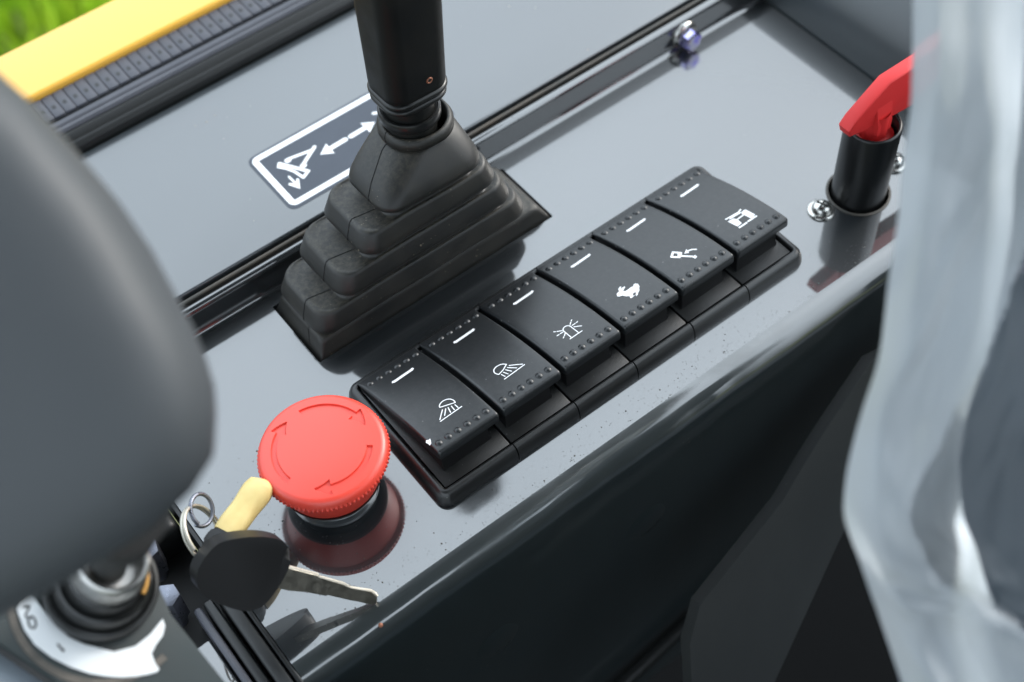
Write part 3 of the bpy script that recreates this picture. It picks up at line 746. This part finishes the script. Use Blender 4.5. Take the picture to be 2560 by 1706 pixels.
for k in range(6):
    r_ = thing('rocker_switch', 'black rocker switch with white %s, %s' % NAMES[k], 'rocker switch', (-12.4 + 24 * k, 0, 0), 'rocker switches in the black bezel')
    if k == 0:
        co = link('rocker_cap', cap_bm(), sw_plastic, r_, 40); cap_me = co.data
        bo = link('switch_body', body_bm(), sw_body, r_, 35); body_me = bo.data
        bm = bmesh.new(); add_stroke(bm, [(-4.1, 42.6), (3.4, 42.9)], 1.05, surf, .06); io = link('indicator_bar', bm, sw_print, r_, None); ind_me = io.data
        bm = bmesh.new()
        add_lathe(bm, [(.02, .62), (.35, .59), (.7, .47), (1.0, .26), (1.2, .05), (1.3, -.1)], (0, 0, 0), 16)
        b0 = link('grip_bump', bm, sw_plastic, r_, 80); bump_me = b0.data
        first = b0
    else:
        for nm, me_ in (('rocker_cap', cap_me), ('switch_body', body_me), ('indicator_bar', ind_me)):
            o = bpy.data.objects.new(nm, me_); C.objects.link(o); o.parent = r_
    for row, y in enumerate((12.0, 48.3)):
        sl_ = math.atan2(ztop(y + .2) - ztop(y - .2), .4)
        for i in range(6):
            if k == 0 and row == 0 and i == 0: o = first
            else:
                o = bpy.data.objects.new('grip_bump', bump_me); C.objects.link(o); o.parent = r_
            xx = -8.7 + 3.5 * i + .9 * skx(y)
            o.location = Vector((xx, y, ztop(y))) * S
            o.rotation_euler = (sl_, 0, 0)
    link('switch_symbol', symbol_bm(k), sw_print, r_, None)
    if k == 0:   # paint scuffed off at the near corner of the first cap
        bm = bmesh.new(); add_flat(bm, [(-10.9, 14.6), (-10.2, 15.3), (-9.7, 14.9), (-9.0, 15.0), (-9.3, 14.2), (-9.9, 13.2), (-10.6, 13.0), (-10.5, 13.7)], surf, .05)
        link('scuff_mark', bm, sw_print, r_, None)

# ------------------------------------------------------------------ emergency stop button
ES = (-50.0, 28.2, 0)
es_ = thing('emergency_stop_button', 'red mushroom emergency stop button with engraved turning arrows', 'push button', ES)
def in_arrow(r, th):
    th %= 360
    for t0, t1, head in ((84, 14, -8), (-38, -112, -132), (-166, -238, -256)):     # tail, shaft end, head tip (clockwise)
        sp = (t0 - th) % 360; L1 = t0 - t1; L2 = t0 - head
        if sp <= L1 and 13.3 <= r <= 15.0: return True
        if L1 < sp <= L2:
            f_ = (sp - L1) / (L2 - L1)
            if abs(r - 14.15) <= 2.5 * (1 - f_): return True
    return False
bm = bmesh.new()
SEG = 540; NR = 104
rings = []
def dome(r): return 24.6 - 1.1 * (r / 17.5) ** 2.2
rr_list = [.3] + [1 + (8.5 - 1) * i / 5 for i in range(6)] + [9.5 + (17.3 - 9.5) * i / 34 for i in range(35)]
for r in rr_list:
    rings.append([V(r * math.cos(2 * PI * i / SEG), r * math.sin(2 * PI * i / SEG), dome(r) - (.6 if (r > 10 and in_arrow(r, 360 * i / SEG)) else 0)) for i in range(SEG)])
def rim(r, z, kn=0.0):
    return [V((r + kn * math.cos(90 * 2 * PI * i / SEG)) * math.cos(2 * PI * i / SEG), (r + kn * math.cos(90 * 2 * PI * i / SEG)) * math.sin(2 * PI * i / SEG), z) for i in range(SEG)]
rings += [rim(18.2, 23.2), rim(18.8, 22.6), rim(19.15, 21.8), rim(19.3, 21.1), rim(19.35, 20.8, .05), rim(19.45, 20.6, .24), rim(19.45, 19.6, .28), rim(19.3, 19.3, .15), rim(18.7, 19.1), rim(17.9, 18.6), rim(16.2, 12.5), rim(15.3, 8.4), rim(15.0, 7.9), rim(12, 7.9)]
add_loft(bm, rings, True, True, True)
link('mushroom_cap', bm, red_cap, es_, 32)
bm = bmesh.new(); add_lathe(bm, [(15.6, 7.75), (15.7, 8.0), (12.2, 7.7), (12.2, 7.4), (15.2, 7.4), (15.6, 7.75)], (0, 0, 0), 64)
link('shade_ring', bm, black_gloss, es_, 40)  # black ring added for the shade under the cap and its dark reflection
bm = bmesh.new()
add_lathe(bm, [(12.3, 8.5), (12.3, 1.4), (12.6, 1.1), (13.4, 1.0), (13.8, .7), (13.9, 0)], (0, 0, 0), 64)
link('neck', bm, stem_grey, es_, 40)
bm = bmesh.new(); add_lathe(bm, [(12.35, 3.2), (12.6, 3.4), (12.6, 3.8), (12.35, 4.0)], (0, 0, 0), 64)
link('neck_ring', bm, black_gloss, es_, 40)

# ------------------------------------------------------------------ battery isolator
iso = thing('battery_isolator', 'black tube holding a red battery isolator key', 'isolator switch', (157.2, 10.6, 0))
bm = bmesh.new()
add_lathe(bm, [(9.4, -6), (9.4, 33.4), (9.2, 34.0), (8.7, 34.2), (8.2, 33.9), (8.0, 33.2), (8.0, 26), (7.8, 8), (0.1, 8)], (0, 0, 0), 64)
link('tube', bm, tube_plastic, iso, 50)
bm = bmesh.new(); add_lathe(bm, [(11.0, -1.5), (11.2, .25), (10.4, .5), (10.3, -1.5)], (0, 0, 0), 64)
link('bore_ring', bm, gasket, iso, 50)
key = thing('isolator_key', 'red plastic winged key standing in the black tube', 'key', (157.2, 10.6, 0))
bm = bmesh.new()
add_lathe(bm, [(.1, 20), (7.4, 20), (7.6, 28.6), (7.2, 29.4), (5.2, 29.6), (4.7, 30), (4.6, 40)], (0, 0, 0), 40)
link('key_shaft', bm, red_key, key, 50)
KX = V(1, 0, 0); KY = V(0, 1, 0)
bm = bmesh.new()
add_prism(bm, [(-14.6, 39.0), (-15.6, 42), (-13.2, 45), (0.2, 53.6), (34, 53), (38, 50), (38, 39), (34, 34.5), (17, 34.0), (7, 35.4), (-6, 37.4)], (KX, V(0, 0, 1), KY * -1), (0, 0, 0), -2.4, 2.6, .6, 3)
link('key_wing', bm, red_key, key, 35)
bm = bmesh.new()
add_loft(bm, [[KX * (s_ * w_) + KY * (-d_) + V(0, 0, z_) for s_, d_ in ((-1, 0), (1, 0), (.7, t_), (-.7, t_))] for w_, t_, z_ in ((4.4, 4.4, 33), (4.6, 4.3, 37), (5.0, 2.5, 44.5))], True, True, True)
link('key_web', bm, red_key, key, 35)
def screw(x, y, label, rot=0.3):
    t_ = thing('pan_screw', label, 'screw', (x, y, 0), 'screws beside the isolator tube')
    bm = bmesh.new(); add_lathe(bm, [(4.7, 0.02), (4.7, .6), (4.5, .8), (3.5, .9), (3.45, 1.5), (3.1, 2.5), (2.4, 3.2), (1.2, 3.6), (.05, 3.65)], (0, 0, 0), 40)
    link('screw_head', bm, chrome, t_, 45)
    bm = bmesh.new()
    for a_ in (rot, rot + PI / 2):
        M_ = Matrix.Rotation(a_, 4, 'Z')
        add_box(bm, -2.0, 2.0, -.34, .34, 2.6 if a_ == rot else 2.59, 3.70 if a_ == rot else 3.695, .05, 1, M_)
    link('cross_recess', bm, groove, t_, 30)
screw(141.3, 12.7, 'small silver cross-head screw left of the black tube')
screw(176.4, 11.8, 'small silver cross-head screw half hidden behind the black tube', .9)

# flange bolt on the upstand
fb = thing('flange_bolt', 'zinc hex flange bolt on the rear upstand, a violet reflection painted into its head', 'bolt', (160.5, 105.4, 5.0))
fr = (V(1, 0, 0), V(0, 0, 1), V(0, -1, 0))
bm = bmesh.new(); add_lathe(bm, [(5.6, .02), (5.6, .8), (5.2, 1.3), (4.2, 1.9), (3.4, 2.1)], (0, 0, 0), 40, fr, False, True)
link('flange', bm, chrome, fb, 50)
bm = bmesh.new(); hexp = [(4.0 * math.cos(i * PI / 3 + .3), 4.0 * math.sin(i * PI / 3 + .3)) for i in range(6)]
add_prism(bm, hexp, fr, (0, 0, 0), 1.8, 6.2, .5, 2)
link('hex_head', bm, violet_glint_zinc, fb, 30)

# ------------------------------------------------------------------ left end: rubber channels, recess, hex bolts
grp = 'channel strips left of the console end'
for (x0, x1, z1, lab, mt) in ((-97.2, -93.0, -1.0, 'black rubber channel strip right beside the console end', seal_rubber), (-101.4, -98.2, -3.0, 'middle black rubber channel strip at the console end', seal_rubber), (-104.6, -102.2, -3.5, 'outer grey-edged rubber channel strip beside the light ledge', trim_rubber)):
    bm = bmesh.new(); add_box(bm, x0, x1, -60, 22, -14, z1, .9, 3)
    tag(link('channel_strip', bm, mt), lab, 'rubber strip', grp)
bm = bmesh.new(); add_box(bm, -118, -105.2, -60, 12, -12, -5.0, .8, 3)
tag(link('ledge_plate', bm, paint), 'narrow shiny slate ledge lit pale beside the rubber channels', 'ledge')
bm = bmesh.new(); add_box(bm, -230, -92.8, -70, 104, -20, -14.5, 0)
tag(link('recess_tray', bm, matte_black), 'black recessed tray under the dial and keys', 'tray')
def hexbolt(x, y, z, h, lab, rot):
    t_ = thing('hex_bolt', lab, 'bolt', (x, y, z), 'hex bolts beside the dial')
    bm = bmesh.new(); add_prism(bm, [(4.1 * math.cos(i * PI / 3 + rot), 4.1 * math.sin(i * PI / 3 + rot)) for i in range(6)], (V(1, 0, 0), V(0, 1, 0), V(0, 0, 1)), (0, 0, 0), 0, h, .5, 2)
    link('bolt_head', bm, zinc_grain, t_, 30)
    bm = bmesh.new(); add_lathe(bm, [(2.4, 0), (2.4, -10)], (0, 0, 0), 16); link('bolt_shank', bm, zinc_grain, t_, 50)
hexbolt(-108.6, 27.4, -10, 13, 'grainy zinc hex bolt just right of the dial, below the keys', .5)
hexbolt(-106.0, 44.6, -10, 13, 'grainy zinc hex bolt farther back, behind the metal collar of the dial', .2)
bm = bmesh.new(); add_box(bm, -140, -94, 46, 96, -14, 2, 3, 3)
tag(link('recess_block', bm, seal_rubber), 'black block behind the keys in the recess', 'cover')

# ------------------------------------------------------------------ ignition keys
KR = V(-81.4, 3.3, 20.0)
U = V(.6501, -.4884, -.5822); W_ = V(.7598, .4112, .5035).normalized(); NK = U.cross(W_)   # NK faces the operator
ik = thing('ignition_key', 'key with large black plastic head and bare steel blade resting on the console', 'key', KR)
HD = smooth_poly([(-21.7, 3.6), (-19.4, 6.0), (-12.6, 8.9), (-6.9, 10.1), (-2.6, 9.9), (.6, 7.2), (.9, 1.6), (-1.4, -6.7), (-3.4, -9.6), (-6.8, -11.3), (-11.4, -11.4), (-17.7, -10.5), (-21.8, -8.6), (-23.7, -5.0), (-23.4, -1.0)], 2)
bm = bmesh.new(); add_prism(bm, HD, (U, W_, NK), (0, 0, 0), -4.0, 4.0, 2.2, 5)
hd = link('key_head', bm, key_plastic, ik, 50)
bm = bmesh.new()
add_tube(bm, [U * -17.6 + W_ * .6 + NK * 3.2, U * -17.6 + W_ * .6 + NK * 3.95], 1.9, 14); link('ring_hole', bm, groove, hd, 40)
BL = [(0, 2.6), (11.1, 2.6), (11.3, 2.0), (19.2, 1.9), (21.8, 1.3), (28.1, 1.9), (30.4, 1.0), (30.9, -.6), (29.6, -1.7), (25.7, -1.7), (22.9, -1.9), (15.7, -1.9), (15.2, -2.4), (9.4, -2.7), (4.1, -3.5), (-1, -3.6)]
bm = bmesh.new(); add_prism(bm, BL, (U, W_, NK), (0, 0, 0), -1.0, 1.0, .12, 1)
bl = link('key_blade', bm, steel, ik, 20)
bm = bmesh.new()
add_tube(bm, [U * p[0] + W_ * (p[1] - .25) for p in ((.5, 2.6), (6, 2.6), (11.1, 2.55), (11.5, 2.05), (15, 2.0), (19.2, 1.9), (20.5, 1.6), (21.8, 1.3), (25, 1.55), (28.1, 1.9), (29.6, 1.5), (30.3, .9))], .9, 8)
link('lit_edge', bm, steel_edge, bl, 40)  # lit top edge of the blade, painted as a paler steel strip
# split ring through the head
def ring_obj(name, c_, n_, r_, tr, turns, label, cat, material, squash=1.0):
    n_ = n_.normalized(); a_ = n_.cross(V(0, 0, 1)).normalized(); b_ = n_.cross(a_)
    bm = bmesh.new(); N_ = int(48 * turns)
    pts = [c_ + a_ * (r_ * squash * math.cos(2 * PI * i / 48)) + b_ * (r_ * math.sin(2 * PI * i / 48)) + n_ * (tr * 2.0 * i / 48) for i in range(N_ + 1)]
    add_tube(bm, pts, tr, 8)
    return tag(link(name, bm, material, None, 60), label, cat)
a_r = (RIGHT * .45 + DOWN * .89).normalized()
ring_obj('split_ring', V(-92.6, 25.6, 23.0), a_r.cross((FWD * .95 + (RIGHT * .89 - DOWN * .45) * .33).normalized()), 8.8, .5, 1.9, 'thin silver split ring through the black key head', 'key ring', steel_edge, 1.0)
ring_obj('wire_ring', V(-88.8, 31.8, 25.0), (RIGHT * .8 - FWD * .5 + DOWN * -.2), 4.6, .6, 1.0, 'small dull dark metal ring standing beside the yellow tag', 'key ring', zinc_grain)
# yellow wrapped tag on the spare key
kt = thing('key_tag', 'yellow leather-like wrapped key tag with black end beside the red button', 'key tag', (-78, 26, 22))
A_, B_ = V(-86.3, 22.2, 22) - V(-78, 26, 22), V(-70.2, 29.6, 22) - V(-78, 26, 22)
ax = (B_ - A_).normalized(); sx = ax.cross(V(0, 0, 1)).normalized(); uz = sx.cross(ax)
bm = bmesh.new(); rings = []
for i in range(17):
    t_ = i / 16
    rad = 4.1 * (.9 + .13 * t_) * (1 - .1 * max(0, t_ - .85) / .15) * (1 + .04 * math.sin(t_ * 9))
    c_ = A_.lerp(B_, t_ * 1.02 - .02)
    ring = []
    for k in range(28):
        th = 2 * PI * k / 28
        fold = 1 + .07 * math.sin(3 * th + t_ * 3) + .05 * math.sin(5 * th - t_ * 6) * t_
        sq = 1 / (abs(math.cos(th)) ** 3.2 + abs(math.sin(th)) ** 3.2) ** (1 / 3.2)
        ring.append(c_ + sx * (rad * 1.0 * sq * fold * math.cos(th)) + uz * (rad * .78 * sq * fold * math.sin(th)))
    rings.append(ring)
c_ = B_ + ax * 1.6 + sx * .8
rings.append([c_ + sx * (1.9 * math.cos(2 * PI * k / 28)) + uz * (.9 * math.sin(2 * PI * k / 28)) for k in range(28)])
add_loft(bm, rings, True, True, True)
link('wrapping', bm, yellow_skin, kt, 70)
bm = bmesh.new()
c_ = A_ - ax * 4.2
add_prism(bm, smooth_poly([(-4.2, -3.2), (-4.6, 2.4), (-1, 4.4), (4.4, 3.6), (5, -2.8), (1, -4.2)], 2), (ax, sx, uz), c_, -2.6, 2.6, 1.0, 3)
link('tag_end', bm, key_plastic, kt, 50)
bm = bmesh.new(); add_tube(bm, [B_ + ax * .5 + sx * .6, B_ + ax * 4.2 + sx * 1.2 - uz * .6], 1.0, 8); link('tag_tip', bm, key_plastic, kt, 50)

# ------------------------------------------------------------------ dial with lever passing through it
DN = V(.2802, -.3414, .8972).normalized(); DX = V(.7731, .6343, 0).normalized(); DY = DN.cross(DX)
DC = V(-123.3, 3.8, 61.2)
dial = thing('throttle_dial', 'blurred round dial with white scale ring, black rings and metal collar at the lower left', 'dial', DC)
DF = (DX, DY, DN); O2 = DX * 1.6 + DY * 1.4
bm = bmesh.new()
add_prism(bm, [(2, 44), (12, -8.5), (8.2, -11.0), (1.2, -16.8), (-5.2, -28.5), (-18, -50), (-34, -22), (-23.5, -2.5), (-18.6, 17.5), (-22, 46)][::-1], DF, (0, 0, 0), -2.5, 0, .6, 2)
link('base_plate', bm, dial_slate, dial, 35)
bm = bmesh.new(); add_prism(bm, [(-19.4, 17.5), (-24.3, -2.5), (-34, -22), (-60, -20), (-60, 40), (-24, 40)], DF, (0, 0, 0), -14, -6.0, .5, 2)
link('outer_skirt', bm, pale_cover, dial, 35)
bm = bmesh.new(); add_loft(bm, [[DX * (r * math.cos(th)) + DY * (r * math.sin(th)) + DN * h for r, h in ((20.4, .05), (20.5, .3), (22.2, .35), (22.3, .05))] for th in [math.radians(118 + 128 * i / 60) for i in range(61)]], True, True, True); link('grime_rim', bm, dial_rust, dial, 50)
# white wedge scale
SCP = [(-10.5, 17.1), (-14.4, 13.6), (-16.9, 9.9), (-18.4, 5.2), (-19.0, .2), (-18.9, -4.4), (-18.2, -8.3), (-17.2, -11.8), (-15.8, -14.9), (-14.3, -17.4), (-13.0, -19.2), (-12.2, -19.4), (-11.2, -17.8), (-9.3, -16.2), (-7.0, -16.4), (-4.2, -17.2), (-1.6, -16.8), (-.2, -15.6), (-2.6, -14.9), (-5.1, -14.2), (-9.0, -12.0), (-12.1, -7.8), (-12.9, -.8), (-12.6, 3.2), (-11.1, 7.0), (-8.8, 11.0), (-6.3, 15.0), (-8.0, 16.8)]
bm = bmesh.new(); add_prism(bm, SCP, DF, (0, 0, 0), .1, .7, .06, 1)
ring_s = link('scale_ring', bm, dial_white, dial, 40)
bm = bmesh.new()
fl_ = lambda p: DX * p[0] + DY * p[1] + DN * .74
def scale_mark(bm, pts, w):
    for a_, b_ in zip(pts, pts[1:]):
        a3, b3 = fl_(a_), fl_(b_); d_ = (b3 - a3).normalized(); s_ = DN.cross(d_) * (w / 2)
        bm.faces.new([bm.verts.new(q_) for q_ in (a3 - s_, b3 - s_, b3 + s_, a3 + s_)])
for (cx, cy, ang) in ((-16.2, 6.2, 0), (-15.0, 9.0, 0)):          # the figures 2 0
    pass
def place(fig, cx, cy, rot, s_):
    c_, s2 = math.cos(rot), math.sin(rot)
    return [(cx + s_ * (p[0] * c_ - p[1] * s2), cy + s_ * (p[0] * s2 + p[1] * c_)) for p in fig]
two = [(-.5, .6), (0, 1), (.5, .6), (.4, .1), (-.5, -1), (.5, -1)]
zero = [(0, 1), (.5, .6), (.5, -.6), (0, -1), (-.5, -.6), (-.5, .6), (0, 1)]
one = [(-.3, .5), (0, 1), (0, -1)]
scale_mark(bm, place(two, -10.4, 14.4, 2.2, 1.5), .5)
scale_mark(bm, place(zero, -12.3, 12.6, 2.2, 1.5), .5)
scale_mark(bm, place(one, -15.6, 4.2, 2.6, 1.2), .5)
link('scale_figures', bm, matte_black, ring_s, None)
bm = bmesh.new()
add_lathe(bm, [(13.9, .05), (14.0, 3.2), (13.6, 4.2), (12.8, 4.6), (12.3, 4.2), (11.9, 5.6), (11.4, 7.8), (10.7, 8.4), (10.0, 8.0), (9.4, 9.5), (9.2, 12.5), (8.4, 13.4), (6, 13.6)], O2, 64, DF)
link('black_rings', bm, black_gloss, dial, 30)
bm = bmesh.new()
th0 = math.radians(-95)
add_tube(bm, [O2 + DX * (9.9 * math.cos(th0 + i * .11)) + DY * (9.9 * math.sin(th0 + i * .11)) + DN * 9.6 for i in range(13)], .5, 8)
link('amber_ring', bm, orange, dial, 50)
bm = bmesh.new()
add_lathe(bm, [(8.6, 12), (8.8, 13), (8.8, 20.0), (8.4, 21.4), (7.8, 21.8), (7.0, 21.2), (6.4, 17.5), (6.0, 15.5), (.1, 15.2)], O2 + DX * .3, 48, DF)
link('metal_collar', bm, collar_metal, dial, 50)

hl = thing('handle_lever', 'large blurred grey rounded handle on a black stalk, close to the camera at left', 'lever', (-110, -20, 160))
H0 = V(-110, -20, 160)
pf = [(-60, -28, 214), (-89.5, 21.1, 201.8), (-87.6, 14, 198.5), (-86.3, 6.7, 194.5), (-84.8, -4.7, 188.2), (-84.6, -14, 182.4), (-85.5, -22.5, 177.4), (-86.0, -28, 174), (-87.2, -33.1, 170.4), (-88.6, -37.2, 167.3), (-90.9, -40.6, 164.5), (-94.8, -44.7, 160.5), (-101.1, -46.2, 157.1), (-110.0, -46.1, 153.6), (-123.0, -43.7, 149.9), (-139.6, -39.6, 145.7), (-165, -30, 144), (-170, 20, 178), (-140, 60, 218), (-100, 50, 220), (-92.5, 32, 208)]
pf = [Vector(p) for p in pf[1:]]
cen = sum(pf, Vector()) / len(pf)
bm = bmesh.new(); rings = []
for sc_, dz in ((0.02, 17), (.3, 16.8), (.6, 15.8), (.78, 14), (.89, 11.4), (.955, 8.4), (.99, 4.6), (1.0, 0), (.965, -6), (.90, -12), (.76, -18), (.45, -21), (.02, -21)):
    rings.append([cen + (p - cen) * sc_ - FWD * dz - H0 for p in pf])
add_loft(bm, rings, True, True, True)
link('handle_pad', bm, pad_plastic, hl, 80)
bm = bmesh.new()
add_tube(bm, [V(-112, -28, 138) - H0, V(-113.5, -20, 118) - H0, V(-116.6, -6, 92) - H0, V(-118.5, 1.5, 74) - H0], [10, 7.5, 4.6, 4.0], 20)
link('stalk', bm, matte_black, hl, 60)

# ------------------------------------------------------------------ right side
bar = thing('side_cover_bar', 'rounded slate side cover rising at the far right end of the console', 'side cover')
bm = bmesh.new()
pr = [(201.2, -30), (201.2, 2), (201.6, 8), (203.0, 15), (206.5, 22), (212, 27), (219, 30), (227, 31), (238, 31), (238, -30)]
add_loft(bm, [[V(x, -140, z) for x, z in pr], [V(x, 330, z) for x, z in pr]], True, True, True)
link('cover_shell', bm, slate_bar, bar, 60)
bm = bmesh.new()
pr = [(238.5, -30), (238.5, 34), (240, 36), (330, 44), (330, -30)]
add_loft(bm, [[V(x, -140, z) for x, z in pr], [V(x, 330, z) for x, z in pr]], True, True, True)
link('cover_lip', bm, pale_cover, bar, 40)
# dark side cover of the seat base, in front of the console at the lower right
o_n = V(0, -.9, .43).normalized()
bm = bmesh.new()
pts = [(150, -40, -20), (123.5, -33.7, -22.8), (98.8, -39.1, -34.0), (86, -42.2, -40.6), (74.6, -45.4, -47.2), (52, -49, -54.5), (32.5, -52.0, -61.1), (24, -57, -72), (19.9, -63.8, -85.8), (14, -75, -108), (62.0, -84, -128), (50.6, -75.6, -110.5), (91.4, -59.9, -77.5), (100.9, -56.6, -70.7), (134.4, -51.2, -59.5), (160, -48, -45)]
del pts[10]
f_ = [bm.verts.new(Vector(p)) for p in pts]; b_ = [bm.verts.new(Vector(p) - o_n * 5) for p in pts]
bm.faces.new(f_); bm.faces.new(b_[::-1])
for i in range(len(pts)): bm.faces.new((f_[i], f_[(i + 1) % len(pts)], b_[(i + 1) % len(pts)], b_[i]))
tag(link('seat_side_cover', bm, side_pad, None, 30), 'dark charcoal cover plate standing in front of the console at lower right', 'cover plate')
bm = bmesh.new(); add_tube(bm, [(-60, -28.0, -185), (22, -26, -166), (65, -25.6, -152), (120, -25, -134)], 3.2, 16)  # tube added to carry the light streak along the floor panel edge
tag(link('floor_edge_tube', bm, black_gloss, None, 60), 'dark glossy tube added for the highlight on the floor panel edge below the console', 'pipe')
# seat cushion behind the film
bm = bmesh.new()
poly = smooth_poly([(0, 0), (60, 10), (120, 0), (130, -80), (120, -190), (50, -210), (-10, -170), (-28, -110), (-20, -50)], 3)
ff = (RIGHT.copy(), -DOWN.copy(), -FWD.copy())
armc = V(78, -86, 108)
bm2 = bmesh.new()
add_prism(bm2, [(x * .72 + 1, y * .7 + 4) for x, y in poly], ff, armc, -40, -2, 8, 4)
bm.free()
tag(link('padded_armrest', bm2, seat_vinyl, None, 60), 'dark padded armrest showing through the wrapping film at right', 'armrest')
# wrapping film: a hanging, folded sheet with thickness
L_edge = [(80, -40, 196), (66.7, -56.3, 181), (61, -63, 175), (55.1, -69.6, 168.5), (48, -75.5, 162), (41.8, -81.6, 156), (33.4, -88.5, 148.6), (24.4, -96.7, 140.2), (15, -101.9, 133.3), (8, -106.5, 127.8), (1.9, -112.3, 121.9), (.2, -119.8, 116.7), (-1.2, -124.5, 113.4), (-2.6, -129.3, 110), (-5.8, -139.9, 102.4), (-9, -150, 95)]
def film_sheet():
    bm = bmesh.new(); rings = []
    LE = [Vector(p) for p in L_edge]
    # resample the edge
    fine = []
    for a_, b_ in zip(LE, LE[1:]):
        for k in range(6): fine.append(a_.lerp(b_, k / 6))
    fine.append(LE[-1])
    for _ in range(3): fine = [fine[0]] + [(fine[i - 1] + fine[i] * 2 + fine[i + 1]) / 4 for i in range(1, len(fine) - 1)] + [fine[-1]]
    NU = 90
    for j, p in enumerate(fine):
        v = j / (len(fine) - 1)
        row = []
        # back flap first (folded behind), then the visible sheet
        for i in range(10, 0, -1):
            t_ = i / 10
            row.append(p + RIGHT * (t_ * 26) + FWD * (3.0 + 11 * t_) + mn.noise_vector(V(t_ * 2, v * 6, 4)) * 2.5)
        for i in range(NU + 1):
            u = i / NU
            q = p + RIGHT * (u * 60) - FWD * (3.5 * math.sin(min(1, u * 9) * PI / 2) - 3.5)
            d = 0.0
            d += 1.3 * mn.noise(V(u * 6 + v * 2.2, v * 3.2, 1.3))
            # long diagonal creases in the lower half
            for (c0, sl, wd, am) in ((.60, .55, .045, 1.1), (.74, .42, .03, 1.0), (.84, .12, .02, 1.4), (.47, -.9, .03, 1.0), (.93, .5, .03, 2.5)):
                dd = v - (c0 + sl * (u - .08))
                if u > .02: d += am * math.exp(-(dd / wd) ** 2) * min(1, (u - .02) * 14) * (1 if u < .75 else max(0, 1 - (u - .75) * 4))
            d += .35 * mn.noise(V(u * 22, v * 26, 7.7)) + .9 * max(0, v - .45) * abs(mn.noise(V(u * 14 + v * 9, v * 30 - u * 10, 2.2)))
            row.append(q - FWD * d)
        rings.append(row)
    add_loft(bm, rings, close=False)
    ub = [(0, .75), (.3, .52), (.37, .41), (.5, .31), (.65, .20), (.73, .20), (.79, .25), (.87, .44), (.95, .7), (1, .8)]
    NV, per = len(fine) - 1, 10 + NU
    for k, f in enumerate(bm.faces):            # single layer of film lies over the armrest, doubled folds elsewhere
        v, u = (k // per) / NV, (k % per - 10) / NU
        for (v0, a0), (v1, a1) in zip(ub, ub[1:]):
            if v0 <= v <= v1: lim = a0 + (a1 - a0) * (v - v0) / (v1 - v0)
        if u > lim + .02 * mn.noise(V(v * 20, 0, 0)): f.material_index = 1
    return bm
tag(link('plastic_film', film_sheet(), [film_milky, film_clear], None, 80), 'crumpled milky protective plastic film hanging down the right side', 'plastic film')

# ------------------------------------------------------------------ the machine's unseen canopy roof, widened to cut skylight, and an added light-blocking seat (behind and above the camera)
roof = thing('canopy_roof', 'flat dark canopy roof over the operator station, mirrored in the bent console edge', 'roof', (0, 0, 1050))
bm = bmesh.new(); add_box(bm, -900, 520, -1000, 400, 0, 40, 8, 3)
link('roof_panel', bm, floor_mat, roof, 40)
for x, y in ((-870, -970), (490, -970)):
    bm = bmesh.new(); add_box(bm, x - 22, x + 22, y - 22, y + 22, -2250, -1, 6, 3)
    link('roof_post', bm, floor_mat, roof, 40)
seat = thing('added_seat', 'added unseen black seat with upright backrest, blocking light from behind the camera', 'seat', (60, -420, -150))
bm = bmesh.new(); add_box(bm, -260, 260, -230, 230, -120, 0, 30, 4); link('cushion', bm, seat_vinyl, seat, 50)
bm = bmesh.new(); add_box(bm, -260, 260, -300, -215, -60, 640, 30, 4); link('backrest', bm, matte_black, seat, 50)
